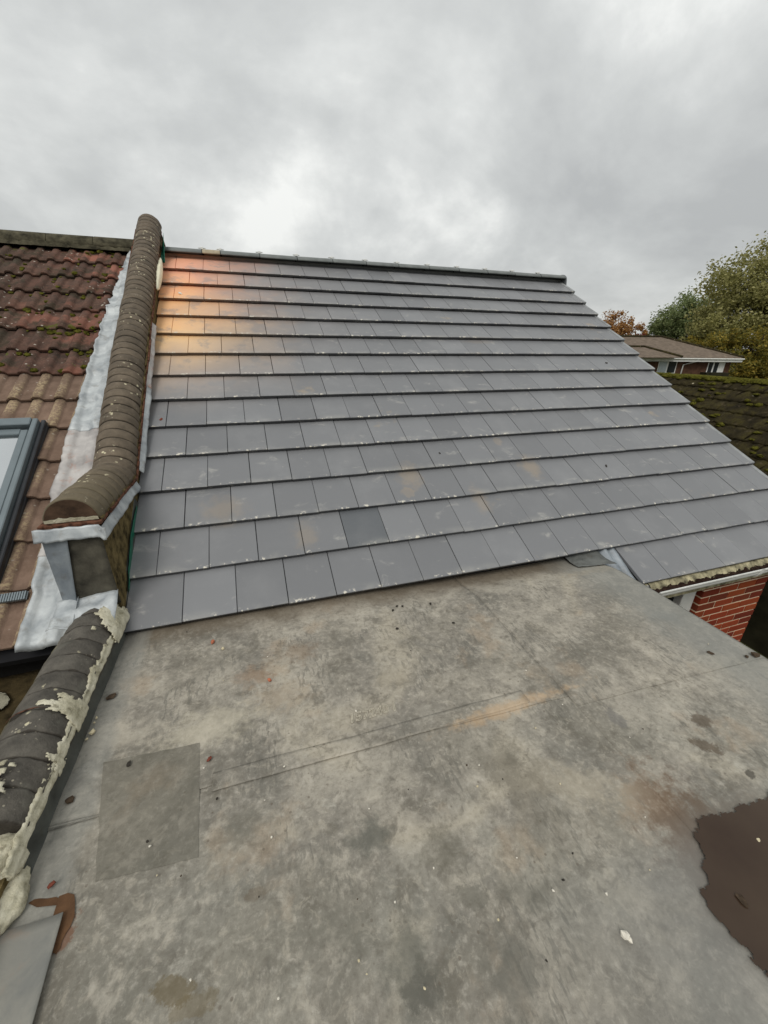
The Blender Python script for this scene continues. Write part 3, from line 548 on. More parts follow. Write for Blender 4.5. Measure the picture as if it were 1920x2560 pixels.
# darker square repair patch
Pq = [onf(236, 2200), onf(495, 2140), onf(500, 1858), onf(258, 1905)]
def pf(u, v):
    p_ = (Pq[0] * (1 - u) + Pq[1] * u) * (1 - v) + (Pq[3] * (1 - u) + Pq[2] * u) * v; ww = 0.004
    return (p_.x + ww * nz(v * 9, u * 3), p_.y + ww * nz(u * 9, v * 4), und(p_.x, p_.y) - 0.0003 - 0.0042 * sst((-1.02 - p_.y) / 0.03))
grid('repair_patch', 24, 24, pf, MT['flat2'], ext)
# blue-grey loose lead sheet in the near left corner
def ls(u, v):
    x = -0.03 + (0.175 + 0.02 * (1 - v) * u) * u + 0.03 * u * (1 - v); y = -2.3 + (2.3 - 1.256 - 0.006 * u) * v
    return (x, y, FZ + 0.004 + 0.006 * u ** 6 + 0.004 * nz(x * 12, y * 6))
MT['lead4'] = mat_lead('dull_old_lead', srgb(110, 111, 107), srgb(142, 139, 129), srgb(140, 124, 110), 0.75, 0.5, 0.0)
grid('loose_lead_sheet', 14, 40, ls, MT['lead4'], ext, 0.003)
bm = bmesh.new(); pts = [onz(x, y, und(0.15, -1.33) - 0.0035) for x, y in [(148, 2240), (170, 2232), (186, 2236), (188, 2262), (186, 2290), (178, 2312), (164, 2334), (155, 2352), (150, 2372), (140, 2384), (132, 2382), (120, 2330)]]
bm.faces.new([bm.verts.new(p_) for p_ in pts]); bmobj('rust_stain', bm, MT['rust'], ext)
bm = bmesh.new(); pts = [onz(x, y, und(0.12, -1.27) - 0.0035) for x, y in [(70, 2258), (86, 2248), (98, 2246), (118, 2246), (140, 2242), (156, 2250), (150, 2262), (92, 2268)]]
bm.faces.new([bm.verts.new(p_) for p_ in pts]); bmobj('rust_stain', bm, MT['rust'], ext)
# faint chalk marks left on the felt
def chalk(text, px0, px1, size):
    cu = bpy.data.curves.new('chalk_marks', 'FONT'); cu.body = text; cu.size = size; cu.extrude = 0.0003; cu.fill_mode = 'NONE'; cu.bevel_depth = 0.0014; cu.bevel_resolution = 0; cu.resolution_u = 2; cu.shear = 0.2
    tmp = bpy.data.objects.new('chalk_tmp', cu); C.objects.link(tmp); me = bpy.data.meshes.new_from_object(tmp.evaluated_get(bpy.context.evaluated_depsgraph_get())); bpy.data.objects.remove(tmp); o = bpy.data.objects.new('chalk_marks', me); p0, p1 = onf(*px0), onf(*px1); d = p1 - p0
    me.materials.clear(); me.materials.append(MT['chalk']); link(o, ext, Matrix.Translation((p0.x, p0.y, und(p0.x + .15, p0.y) + 0.0018)) @ Matrix.Rotation(math.atan2(d.y, d.x), 4, 'Z')); return o
MT['chalk'] = plain('chalk', srgb(186, 179, 162), 0.95, 0.1, 0.15, 30, 0.2)
chalk('157240 l', (872, 1808), (1010, 1770), 0.062)

# puddle
random.seed(5)
ppx = [(2080, 1940), (1985, 1965), (1920, 1990), (1893, 2002), (1872, 2012), (1850, 2012), (1824, 2020), (1832, 2030), (1806, 2034), (1770, 2042), (1756, 2054), (1742, 2080), (1746, 2120), (1760, 2150), (1762, 2200), (1757, 2240), (1775, 2275), (1800, 2312), (1840, 2352), (1880, 2390), (1925, 2440), (2010, 2520), (2300, 2800), (2700, 2500), (2600, 2100), (2300, 1960)]
PPoly = [tuple(onf(*q)[:2]) for q in ppx]
def inside(x, y):
    c_ = False; j = len(PPoly) - 1
    for i in range(len(PPoly)):
        xi, yi = PPoly[i]; xj, yj = PPoly[j]
        if (yi > y) != (yj > y) and x < (xj - xi) * (y - yi) / (yj - yi) + xi: c_ = not c_
        j = i
    return c_
PZ = FZ + 0.0015
px0, px1, py0, py1 = 1.80, 3.25, -2.9, -1.56
def pkeep(u, v):
    x = px0 + (px1 - px0) * u; y = py0 + (py1 - py0) * v
    return inside(x + 0.020 * nz(x * 16, y * 16) + 0.014 * nz(x * 45, y * 30) + 0.010 * nz(x * 120, y * 70), y + 0.016 * nz(x * 20, y * 20, 4) + 0.012 * nz(x * 70, y * 60, 7))
pud = grid('puddle', 260, 240, lambda u, v: (px0 + (px1 - px0) * u, py0 + (py1 - py0) * v, PZ), MT['water'], None, 0, pkeep)
tag(pud, 'dark brown rainwater puddle lying on the grey flat roof', 'puddle', kind='structure')

# ================================================================== parapet between the two roofs
par = empty('parapet_wall', (-0.12, 0.5, GZ), 'parapet wall capped with round brown coping bricks running up between two roofs', 'wall')
AX = -0.12; B0 = (0.88, 0.615); B1 = (4.13, 2.70); PY0 = 0.135
core = prism('core', [(PY0 - 0.03, GZ), (8.2, GZ), (8.2, 0.0), (B1[0], B1[1] - 0.05), (B0[0], B0[1] - 0.045), (PY0 - 0.03, B0[1] - 0.045)], 'x', -0.236, -0.006, MT['mossw'], par)
def coping_me(L, r, mat, n=18, wob=0.0, sd_=0):
    bm = bmesh.new(); rings = []
    for (y, dr) in ((0, -0.014), (0.003, -0.004), (0.012, 0), (L - 0.012, 0), (L - 0.003, -0.004), (L, -0.014)):
        rr = []
        for i in range(n + 1):
            t_ = math.pi * i / n; q = r + dr + wob * nz(math.cos(t_) * 3 + sd_, y * 30, math.sin(t_) * 3)
            rr.append(bm.verts.new((math.cos(t_) * q, y, math.sin(t_) * q)))
        rings.append(rr)
    for A, B_ in zip(rings, rings[1:]):
        for i in range(n): bm.faces.new((A[i], B_[i], B_[i + 1], A[i + 1]))
        bm.faces.new((A[0], A[n], B_[n], B_[0]))
    bm.faces.new(rings[0]); bm.faces.new(rings[-1][::-1]); bmesh.ops.recalc_face_normals(bm, faces=bm.faces)
    me = bpy.data.meshes.new('coping_brick'); bm.to_mesh(me); bm.free(); me.materials.append(mat)
    for p_ in me.polygons: p_.use_smooth = len(p_.vertices) == 4
    return me
random.seed(3)
CL = 0.0865
cmes = [coping_me(CL, 0.128, MT['cop'], wob=0.003, sd_=i * 5) for i in range(5)]
n_h = 9
for i in range(n_h):
    y = PY0 + i * CL * 0.97
    obj('coping_brick', random.choice(cmes), par, Matrix.Translation((AX + rnd(.003), y, B0[1] + 0.012 + rnd(.003) - 0.01 * (i / n_h) * 0)) @ Matrix.Rotation(rnd(.02), 4, 'X') @ Matrix.Rotation(rnd(.02), 4, 'Z'))
sl_ = math.atan2(B1[1] - B0[1], B1[0] - B0[0]); Ls = math.hypot(B1[1] - B0[1], B1[0] - B0[0]); dS = Vector((0, math.cos(sl_), math.sin(sl_)))
ns = int((Ls + 0.06) / CL) + 1
for i in range(ns):
    p_ = Vector((AX + rnd(.003) - 0.012 * math.sin(i * .11), B0[0], B0[1] + 0.012)) + dS * (i * CL) + Vector((0, 0, rnd(.002)))
    obj('coping_brick', random.choice(cmes), par, Matrix.Translation(p_) @ Matrix.Rotation(sl_ + rnd(.02), 4, 'X') @ Matrix.Rotation(rnd(.02), 4, 'Z'))
for i in range(6):
    p_ = Vector((AX, B1[0] + 0.03, B1[1] + 0.012)) + Vector((0, math.cos(-sl_), math.sin(-sl_))) * (i * CL)
    obj('coping_brick', cmes[i % 5], par, Matrix.Translation(p_) @ Matrix.Rotation(-sl_, 4, 'X'))
prism('end_face', [(AX + math.cos(math.pi * i / 16) * 0.118, B0[1] + 0.012 + math.sin(math.pi * i / 16) * 0.118) for i in range(17)], 'y', PY0 - 0.002, PY0 + 0.01, MT['darkend'], par)
# mortar filling the open front end of the coping
grid('mortar_bed', 14, 4, lambda u, v: (AX - 0.118 + 0.236 * u, PY0 - 0.003 - 0.004 * v, B0[1] + 0.012 + v * (0.018 + 0.022 * abs(nz(u * 5 + 2)))), MT['mortar'], par)
# clay creasing tiles
for (L0, L1, st, sgn) in ((PY0 - 0.028, B0[0] + 0.0, 0.155, 0), (0.0, Ls, 0.165, 1)):
    t_ = L0
    while t_ < L1:
        w_ = min(st - 0.006, L1 - t_ + 0.01); bm = bmesh.new(); box_bm(bm, -0.262 + rnd(.004), 0.016 + rnd(.005), 0, w_, -0.010, 0.008, 0.003)
        M_ = Matrix.Translation((0, t_, B0[1])) if not sgn else Matrix.Translation(Vector((0, B0[0], B0[1])) + dS * t_) @ Matrix.Rotation(sl_, 4, 'X')
        bmobj('creasing_tile', bm, MT['clay'], par, M_); t_ += st
# crumbling bed mortar along the right side of the coping
def bedm(u, v):
    t_ = u * Ls; a_ = v * 1.1; r_ = 0.018 + 0.008 * nz(t_ * 14, v * 3); b_ = Vector((0, B0[0], B0[1])) + dS * t_ + Vector((0, -math.sin(sl_), math.cos(sl_))) * (0.006 + r_ * math.sin(a_) * 1.2)
    return (b_.x - 0.012 + r_ * math.cos(a_), b_.y, b_.z)
grid('mortar_bed', 160, 4, bedm, MT['mossw'], par, keep=lambda u, v: nz(u * 60, v * 4) > -0.32)
grid('mortar_bed', 40, 4, lambda u, v: (-0.012 + (0.02 + 0.008 * nz(u * 12)) * math.cos(v * 1.1), PY0 + u * (B0[0] - PY0), B0[1] + 0.006 + 0.024 * math.sin(v * 1.2)), MT['mossw'], par)
# --- front face: dark damp render, lead dressed round the left arris
grid('front_face', 10, 12, lambda u, v: (-0.240 + 0.238 * u, PY0 - 0.034 - 0.004 * nz(u * 5, v * 5), 0.13 + 0.435 * v), MT['darkface'], par, 0.002)
grid('lead_wrap', 10, 14, lambda u, v: (-0.262 + 0.115 * u * (0.55 + .45 * v), PY0 - 0.045 + 0.012 * (1 - u) + 0.004 * nz(u * 4, v * 6), 0.17 + 0.39 * v), MT['lead2'], par, 0.003)
# silver lead drip under the creasing: front and right side
grid('lead_flashing', 24, 6, lambda u, v: (-0.285 + 0.31 * u, PY0 - 0.034 - 0.022 * (1 - v) - 0.012 * abs(nz(u * 9)) * (1 - v), 0.548 + 0.007 * nz(u * 7) - 0.02 * (u > .93) + 0.062 * v), MT['lead'], par, 0.003)
grid('lead_flashing', 30, 6, lambda u, v: (0.004 + 0.024 * (1 - v) + 0.01 * nz(u * 9, 3) * (1 - v), PY0 - 0.05 + u * 0.78, 0.535 + 0.055 * v + 0.018 * u + 0.012 * nz(u * 6, 7) * (1 - v)), MT['lead'], par, 0.003)
# silver lead soaker between coping and grey tiles, in pieces
for (a_, b_, w_) in ((0.10, 1.02, 0.052), (1.02, 1.95, 0.05)):
    def sk(u, v, a_=a_, b_=b_, w_=w_):
        t_ = a_ + (b_ - a_) * u; base = Vector((0, B0[0], B0[1])) + dS * t_
        dn = (w_ + 0.012 * nz(t_ * 5, 2)) * (1 - v); return (0.008 + dn * 0.62 + 0.006 * nz(t_ * 16, v), base.y + dn * 0.25, base.z - 0.012 - dn * 0.75)
    grid('lead_flashing', 40, 5, sk, MT['lead'] if a_ < 1 else MT['leadp'], par, 0.003)
# cream foam bulge near the top
bm = bmesh.new(); bmesh.ops.create_uvsphere(bm, u_segments=14, v_segments=18, radius=1.0)
for v_ in bm.verts: v_.co *= 1 + 0.12 * nz(v_.co.x * 2, v_.co.y * 2, v_.co.z * 2)
fc = (onx(395, 650, 0.02) + onx(390, 712, 0.02)) / 2
bmobj('foam_bulge', bm, MT['foam'], par, Matrix.Translation((0.022, 3.36, 2.165)) @ Matrix.Rotation(TH, 4, 'X') @ Matrix.Diagonal((0.034, 0.36, 0.055, 1)), True)
# green membrane: strip down the lower side and a scrap at the ridge
grid('green_membrane', 6, 30, lambda u, v: R3(-0.004 + 0.012 * u + 0.004 * nz(v * 8), 0.26 + 0.62 * v, -0.05 + 0.10 * u * (0.5 + .5 * math.sin(v * 3)) + 0.006 * nz(v * 12, u)), MT['green'], par, 0.002)
grid('green_membrane', 8, 8, lambda u, v: R3(0.0 + 0.05 * u, 4.40 + 0.42 * v, 0.03 + 0.15 * u * v + 0.02 * nz(u * 3, v * 3)), MT['green'], par, 0.002)
# dark lead edge against the first tile column, curling away at the foot
def curl(u, v):
    t_ = -0.02 + 0.95 * v; lo = max(0, 1 - v / 0.42); c_ = math.sin(math.pi * min(1, lo)) if lo > 0 else 0
    return R3(0.004 - u * (0.012 + 0.05 * c_) + 0.003 * nz(v * 9), t_, -0.05 + u * (0.075 + 0.05 * c_))
grid('lead_edge', 6, 40, curl, MT['lead3'], par, 0.003)
# silver lead apron over the neighbour's tiles, three lapped pieces with a torn edge
EDG = [(0.0, -.475), (.28, -.465), (.91, -.50), (1.15, -.485), (1.42, -.495), (1.43, -.475), (2.02, -.462), (2.91, -.43), (3.5, -.385), (3.95, -.345)]
def edge_x(y):
    for (a_, xa), (b_, xb) in zip(EDG, EDG[1:]):
        if a_ <= y <= b_: return xa + (xb - xa) * (y - a_) / max(1e-6, b_ - a_)
    return EDG[0][1] if y < 0 else EDG[-1][1]
def prof_old(x):      # double-roman height at world X
    q = ((x + 0.66) % 0.15) / 0.15
    if q < 0.56: t_ = abs(q / 0.28 - 1); return 0.024 * (1 - t_ ** 3.2)
    return 0.0
def apron(y0, y1, lift, mat, rag, xin=-0.24):
    def f(u, v):
        y = y0 + (y1 - y0) * v; k_ = y / cs / G; st_ = (k_ - math.floor(k_)); e_ = edge_x(y) + rag * nz(y * 14) + 0.5 * rag * nz(y * 40)
        x = e_ + (xin - e_) * u; wall = max(0, (u - 0.82) / 0.18); off = 0.006 + lift + 0.8 * prof_old(x) - 0.026 * st_ * (1 - .3 * u) + 0.004 * nz(x * 14, y * 10) + 0.10 * wall ** 1.5
        return R3(x, y / cs, off)
    grid('lead_flashing', 22, int((y1 - y0) / 0.02), f, mat, par, 0.003)
apron(-0.012, 0.52, 0.012, MT['lead'], 0.006, -0.19); apron(0.47, 1.44, 0.014, MT['leadp'], 0.016); apron(1.40, 2.93, 0.017, MT['lead'], 0.010); apron(2.90, 3.98, 0.020, MT['lead'], 0.026)
# dished lead saddle between the front face and the low wall
def saddle(u, v):
    x = -0.285 + 0.285 * u; y = PY0 - 0.03 - (0.19 - 0.02 * u) * (1 - v)
    z = 0.165 + 0.05 * v * v + 0.02 * nz(u * 4, v * 4) - 0.05 * (1 - v) * (u > .1) * u - 0.02 * (1 - u)
    return (x, y, z)
grid('lead_saddle', 16, 12, saddle, MT['lead'], par, 0.003)

# ================================================================== low wall on the edge of the flat roof
low = empty('low_parapet', (-0.12, -0.5, GZ), 'low wall with weathered dark coping and cream mortar beside the flat roof', 'wall')
LZ = 0.035; LR = 0.125
prism('core', [(-0.235, GZ), (-0.014, GZ), (-0.014, LZ + 0.004), (-0.235, LZ + 0.004)], 'y', -4.6, 0.1, MT['mossw'], low)
random.seed(9)
lm = [coping_me(0.108, LR, MT['lowcop'], wob=0.009, sd_=20 + i * 7) for i in range(5)]
y = 0.10
idx = 0
while y > -1.0:
    L_ = 0.1045
    obj('coping_brick', lm[idx % 5], low, Matrix.Translation((AX + rnd(.002), y - L_, LZ + rnd(.002))) @ Matrix.Rotation(rnd(.01), 4, 'Z')); y -= L_; idx += 1
def cap_patch(yc, hy, a0, a1, thr, seed, mat, dr=0.006):
    def f(u, v):
        a_ = rad(a0 + (a1 - a0) * u); y_ = yc + hy * (2 * v - 1); ed_ = min(u if a0 > 2 else 1, 1 - u, v, 1 - v); r_ = LR + dr * min(1, ed_ * 7) + 0.004 * nz(u * 7 + seed, v * 7)
        return (AX + math.cos(a_) * r_, y_, LZ + math.sin(a_) * r_)
    def keep(u, v): return nz(u * 3.1 + seed, v * 4.3) + 0.55 * nz(u * 9 + seed, v * 11) + 1.35 * (1 - ((u - (0 if a0 <= 2 else .5)) * (1 if a0 <= 2 else 2)) ** 2 - (2 * v - 1) ** 2) > thr
    grid('mortar_smear', 34, 34, f, mat, low, 0.004, keep)
cap_patch(-0.03, 0.17, 0, 98, 0.55, 3, MT['mortar'], 0.016)
cap_patch(-0.615, 0.075, 0, 88, 0.45, 8, MT['mortar'])
cap_patch(-0.94, 0.10, 60, 150, 0.5, 15, MT['mortar'], 0.014)
cap_patch(-0.83, 0.05, 0, 40, 0.7, 31, MT['mortar'])
# open red joint between two coping bricks
grid('open_joint', 30, 2, lambda u, v: (AX + math.cos(rad(70 + 95 * u)) * (LR + 0.004), -0.632 + 0.008 * v * math.sin(math.pi * u) + 0.004 * nz(u * 4), LZ + math.sin(rad(70 + 95 * u)) * (LR + 0.004)), MT['clay'], low)
# mortar fillet down the flat-roof side
def fil(u, v):
    y_ = 0.10 - 1.27 * u; a0_ = rad(29 + 9 * nz(u * 9) + 8 * nz(u * 33, 3) + 5 * nz(u * 110, 5) - 6 * u)
    px_ = [(AX + math.cos(a0_) * (LR + .001), LZ + math.sin(a0_) * (LR + .001)), (AX + math.cos(a0_ * .8) * (LR + .006), LZ + math.sin(a0_ * .8) * (LR + .006)), (0.001, 0.082), (0.010, 0.073), (0.012, 0.062), (0.003, 0.050)][v_i(v)]
    k_ = 0.6 if v < .1 else 1
    return (px_[0] + 0.005 * k_ * nz(u * 40, v * 3), y_, px_[1] + k_ * (0.005 * nz(u * 34, v * 3) - (0.016 * u if v > .3 else 0)) + (0.006 * nz(u * 60, 9) if v > .7 else 0))
def v_i(v): return min(5, int(round(v * 5)))
grid('mortar_fillet', 150, 5, fil, MT['mortar'], low, 0.012)
# dark lead upstand under the fillet, coved onto the deck
UP = [(-0.006, 0.066), (-0.001, 0.04), (0.0, 0.01), (0.004, FZ + 0.022), (0.013, FZ + 0.011), (0.032, FZ + 0.007)]
def ups(u, v):
    y_ = 0.12 - 1.24 * u; q = UP[min(5, int(round(v * 5)))]; return (q[0] + 0.002 * nz(u * 20, v), y_, q[1] + 0.002 * nz(u * 12, v * 2) + (und(0.05, y_) if v > .7 else 0))
grid('lead_upstand', 60, 5, ups, MT['lead3'], low, 0.003)
# lumps of mortar and render at the near end
def lump(name, c_, rx, ry, rz, mat, seed, amp=0.25):
    bm = bmesh.new(); bmesh.ops.create_icosphere(bm, subdivisions=4, radius=1)
    for v_ in bm.verts: n_ = v_.co.copy(); v_.co *= 1 + amp * nz(n_.x * 1.6 + seed, n_.y * 1.6, n_.z * 1.6) + amp * .4 * nz(n_.x * 5 + seed, n_.y * 5, n_.z * 5)
    bmobj(name, bm, mat, low, Matrix.Translation(c_) @ Matrix.Diagonal((rx, ry, rz, 1)), True)
lump('mortar_lump', (-0.075, -1.10, 0.025), 0.075, 0.10, 0.07, MT['mortar'], 2)
lump('mortar_lump', (-0.02, -1.185, -0.02), 0.05, 0.085, 0.035, MT['mortar'], 7)
lump('mortar_lump', (-0.085, -1.25, -0.01), 0.06, 0.07, 0.06, MT['mortar'], 13)
box('broken_end', -0.22, -0.03, -4.4, -1.05, 0.0, 0.035, MT['mossw'], low, 0.012)

# ================================================================== neighbouring house
nb = empty('neighbouring_house', (-2.2, 2, GZ), 'neighbouring house with mossy red tiles above newer brown roman tiles', 'house')
nd = prism('roof', [tuple(R3(0, -0.02, -0.075)[1:]), tuple(R3(0, VT, -0.075)[1:]), tuple(R3(0, VT, -0.13)[1:]), tuple(R3(0, -0.02, -0.13)[1:])], 'x', -4.3, -0.24, MT['underlay'], nb)
prism('back_slope', [(APY, APZ - 0.03), (2 * APY, -0.05), (2 * APY, -0.12), (APY, APZ - 0.10)], 'x', -4.3, -0.24, MT['old'], nb)
box('wall', -4.2, -0.25, 0.14, 0.34, GZ, -0.09, MT['black'], nb)  # near-black wall colour stands in for the shadow under the eave
def roman(mat, name='roof_tile', amp=1.0):
    xs = [i * 0.15 / 16 for i in range(33)]; t = 0.02; L = 0.42; k = 0.0285 / G; vs = []; fs = []
    def h(x): q = (x % 0.15) / 0.15; return amp * (0.026 * (1 - abs(q / 0.28 - 1) ** 3.2) if q < 0.56 else 0.0)
    n = len(xs)
    for (y, dz) in ((0, -t), (0, -0.005), (0.004, 0), (L, 0), (L, -t)):
        for x in xs: vs.append((x * 0.998, y, h(x) - k * y + dz - 0.026 * 0.0))
    for j in range(4):
        for i in range(n - 1): a = j * n + i; fs.append((a, a + 1, a + n + 1, a + n))
    fs += [(i + 1, i, i + 4 * n, i + 1 + 4 * n) for i in range(n - 1)]
    me = mesh(name, vs, fs, mat, True)
    for p_ in me.polygons[:n - 1]: p_.use_smooth = False
    return me
ro, rb = roman(MT['old']), roman(MT['brown'])
VX1 = -0.655; VY_TOP = 1.50 / cs
random.seed(21)
for k in range(1, 15):
    v = (k - 1) * G
    for c_ in range(-1, 12):
        x0 = -0.66 - 0.3 * c_
        if k <= 5 and 0 < c_ <= 3 and k >= 3: continue          # opening of the roof window
        if k in (3, 4, 5) and c_ == 1: continue
        me = rb if k <= 7 else ro
        obj('roof_tile', me, nd, Matrix.Translation(R3(x0, v + rnd(.004) + 0.03, -0.010 + rnd(.002))) @ ROOF @ Matrix.Rotation(rnd(.005), 4, 'Z') @ Matrix.Rotation(rnd(.006), 4, 'Y'))
# moss cushions lodged on the old tiles
random.seed(33)
mcl = bmesh.new()
for _ in range(260):
    x = random.uniform(-1.75, -0.40); k = random.randint(8, 14); v = (k - 1) * G + 0.03 + random.choice((random.uniform(0.0, 0.33), random.uniform(0.27, 0.33)))
    if nz(x * 2.5, v * 2.5, 4) < 0.08 and random.random() < 0.8: continue
    r_ = random.uniform(0.008, 0.024); p_ = R3(x, v, prof_old(x) - 0.0285 * ((v - 0.03) % G) / G - 0.004)
    q = bmesh.ops.create_icosphere(mcl, subdivisions=2, radius=r_, matrix=Matrix.Translation(p_) @ ROOF @ Matrix.Diagonal((1.3, 1.1, .6, 1)))
    for v_ in q['verts']: v_.co += Vector((nz(v_.co.x * 90, v_.co.y * 90), nz(v_.co.y * 90, v_.co.z * 90), nz(v_.co.z * 90, v_.co.x * 90))) * r_ * .6
bmobj('moss', mcl, MT['moss'], nb, smooth=True)['kind'] = 'stuff'
for i in range(9):
    me = half_round('ridge_tile', 0.445, 0.125, MT['oldridge'], flat=0.95, th=0.016)
    obj('ridge_tile', me, nb, Matrix.Translation((-0.24 - 0.45 * (i + 1), RY + rnd(.004), RZ - 0.005 + rnd(.004) + 0.004 * (i > 2))) @ Matrix.Rotation(rnd(.008), 4, 'Y'))
mbd = grid('mortar_bed', 120, 3, lambda u, v: (-4.3 + 4.06 * u, RY - 0.118 - 0.02 * v + 0.006 * nz(u * 90), RZ + 0.02 - 0.055 * v + 0.008 * nz(u * 70, 5)), MT['oldridge'], nb)
# ribbed eaves strip under the second course
bm = bmesh.new()
for i in range(60): x = -1.2 + i * 0.0118; box_bm(bm, x, x + 0.008, 0, 0.05, 0, 0.012)
box_bm(bm, -1.2, -0.49, 0, 0.05, -0.004, 0.003)
bmobj('ribbed_strip', bm, MT['frame'], nb, Matrix.Translation(R3(0, G - 0.045, 0.002)) @ ROOF)
# roof window
rw_x1, rw_x0 = -0.66, -1.46; v0_, v1_ = 0.44, 1.71
rw = box('roof_window', rw_x0 - 0.03, rw_x1 + 0.03, v0_ - 0.04, v1_ + 0.03, -0.10, 0.016, MT['framed'], nb, 0.004, ROOF)
def fr(x0, x1, y0, y1, z0, z1, mat, nm='frame'): return box(nm, x0, x1, y0, y1, z0, z1, mat, rw, 0.005, ROOF)
fr(rw_x1 - 0.034, rw_x1, v0_, v1_, 0.0, 0.085, MT['frame']); fr(rw_x0, rw_x0 + 0.034, v0_, v1_, 0.0, 0.085, MT['frame'])
fr(rw_x1 - 0.092, rw_x1 - 0.046, v0_ + .05, v1_ - 0.095, 0.0, 0.066, MT['frame'], 'sash'); fr(rw_x0 + 0.046, rw_x0 + 0.092, v0_ + .05, v1_ - 0.095, 0.0, 0.066, MT['frame'], 'sash')
fr(rw_x0 + 0.03, rw_x1 - 0.036, v1_ - 0.07, v1_ + 0.003, 0.0, 0.092, MT['frame'], 'hood'); fr(rw_x0 + 0.093, rw_x1 - 0.093, v1_ - 0.135, v1_ - 0.08, 0.0, 0.062, MT['frame'], 'sash'); fr(rw_x0 + 0.036, rw_x1 - 0.036, v0_ - .02, v0_ + 0.06, 0.0, 0.06, MT['frame'], 'sash')
fr(rw_x0 + 0.094, rw_x1 - 0.094, v0_ + 0.062, v1_ - 0.137, 0.02, 0.04, MT['rglass'], 'pane'); fr(rw_x1 + 0.001, rw_x1 + 0.028, v0_ - 0.03, v1_ + 0.02, 0.0, 0.05, MT['framed'], 'side_flashing')

# neighbour's lower flat roof
nf = grid('neighbouring_flat_roof', 60, 40, lambda u, v: (-4.3 + 4.06 * u, -4.4 + 4.56 * v, -0.25 + 0.012 * nz(u * 14, v * 14) + 0.006 * nz(u * 50, v * 50)), MT['mossflat'], None, 0.05)
tag(nf, 'mossy brown felt flat roof below the eave of the mossy tiled roof', 'flat roof')
q_ = [(0, 1728), (14, 1732), (25, 1748), (18, 1762), (2, 1775), (-40, 1790), (-80, 1740)]
bm = bmesh.new(); tp = [bm.verts.new(onz(x, y, -0.232)) for x, y in q_]; f_ = bm.faces.new(tp); bmesh.ops.solidify(bm, geom=[f_], thickness=0.02); bmobj('pale_patch', bm, MT['lichenpatch'], nf)

# ================================================================== garage with mossy roof
gar = empty('garage', (9.6, 1.8, GZ), 'low garage with a moss covered tiled roof beside the grey gable', 'garage')
GX, GRZ, GP = 9.62, 0.90, rad(30); GE = 2.6
GROOF = Matrix(((math.cos(GP), 0, -math.sin(GP), 0), (0, 1, 0, 0), (math.sin(GP), 0, math.cos(GP), 0), (0, 0, 0, 1)))
gx0, gz0 = GX - GE * math.cos(GP), GRZ - GE * math.sin(GP)
gs = prism('roof', [(gx0, gz0 - 0.04), (GX, GRZ - 0.04), (2 * GX - gx0, gz0 - 0.04), (2 * GX - gx0, gz0 - 0.1), (GX, GRZ - 0.12), (gx0, gz0 - 0.1)], 'y', -2.6, 6.6, MT['mosst'], gar)
prism('wall', [(gx0 + 0.3, GZ), (2 * GX - gx0 - 0.3, GZ), (2 * GX - gx0 - 0.3, gz0 + 0.02), (GX, GRZ - 0.2), (gx0 + 0.3, gz0 + 0.02)], 'y', -2.4, 6.4, MT['timber'], gar)
def mtile(seed):
    n = 12; vs = []; fs = []; rows = [(0.0, -0.02), (0.0, 0.006), (0.03, 0.014), (0.14, 0.010), (0.26, 0.006), (0.40, -0.02)]
    for j, (a_, z_) in enumerate(rows):
        for i in range(n + 1):
            y_ = i * 0.298 / n; hh = 0.018 * abs(math.sin(2 * math.pi * y_ / 0.30)); m_ = 0.020 * (nz(seed * 3 + y_ * 16, a_ * 16) + .6 * nz(seed + y_ * 40, a_ * 40)) if j > 0 else 0
            vs.append((a_ + (0.014 * nz(seed + y_ * 22, 1) if j < 3 else 0), y_, z_ + hh + m_ - 0.03 * a_))
    for j in range(len(rows) - 1):
        for i in range(n): a_ = j * (n + 1) + i; fs.append((a_, a_ + n + 1, a_ + n + 2, a_ + 1))
    return mesh('roof_tile', vs, fs, MT['mosst'], True)
mts = [mtile(i * 1.7) for i in range(8)]
random.seed(4)
for k in range(8):
    for c_ in range(24):
        y_ = -0.6 + c_ * 0.3
        obj('roof_tile', random.choice(mts), gs, Matrix.Translation((gx0 + k * 0.325 * math.cos(GP), y_ + rnd(.006), gz0 + k * 0.325 * math.sin(GP) + rnd(.004) + 0.02)) @ GROOF @ Matrix.Rotation(rnd(.015), 4, 'Z') @ Matrix.Rotation(rnd(.012), 4, 'Y'))
for i in range(20):
    me = half_round('ridge_tile', 0.44, 0.11, MT['moss'], flat=0.8)
    obj('ridge_tile', me, gar, Matrix.Translation((GX, -2.3 + 0.445 * (i + 1), GRZ - 0.02 + rnd(.008))) @ Matrix.Rotation(-math.pi / 2, 4, 'Z') @ Matrix.Rotation(rnd(.012), 4, 'Y'))
bm = bmesh.new()
for _ in range(420):
    y_ = random.uniform(0.2, 6.4); s_ = random.choice((random.uniform(0.02, 0.12), random.uniform(0.02, 2.5))); x_ = GX - s_ * math.cos(GP); z_ = GRZ - s_ * math.sin(GP) + 0.05
    r_ = random.uniform(0.015, 0.05); q = bmesh.ops.create_icosphere(bm, subdivisions=2, radius=r_, matrix=Matrix.Translation((x_, y_, z_)) @ Matrix.Diagonal((1.2, 1.4, .6, 1)))
    for v_ in q['verts']: v_.co += Vector((nz(v_.co.x * 50, v_.co.y * 50), nz(v_.co.y * 50, v_.co.z * 50), nz(v_.co.z * 50, v_.co.x * 50))) * r_ * .7
bmobj('moss', bm, MT['moss'], gar, smooth=True)['kind'] = 'stuff'

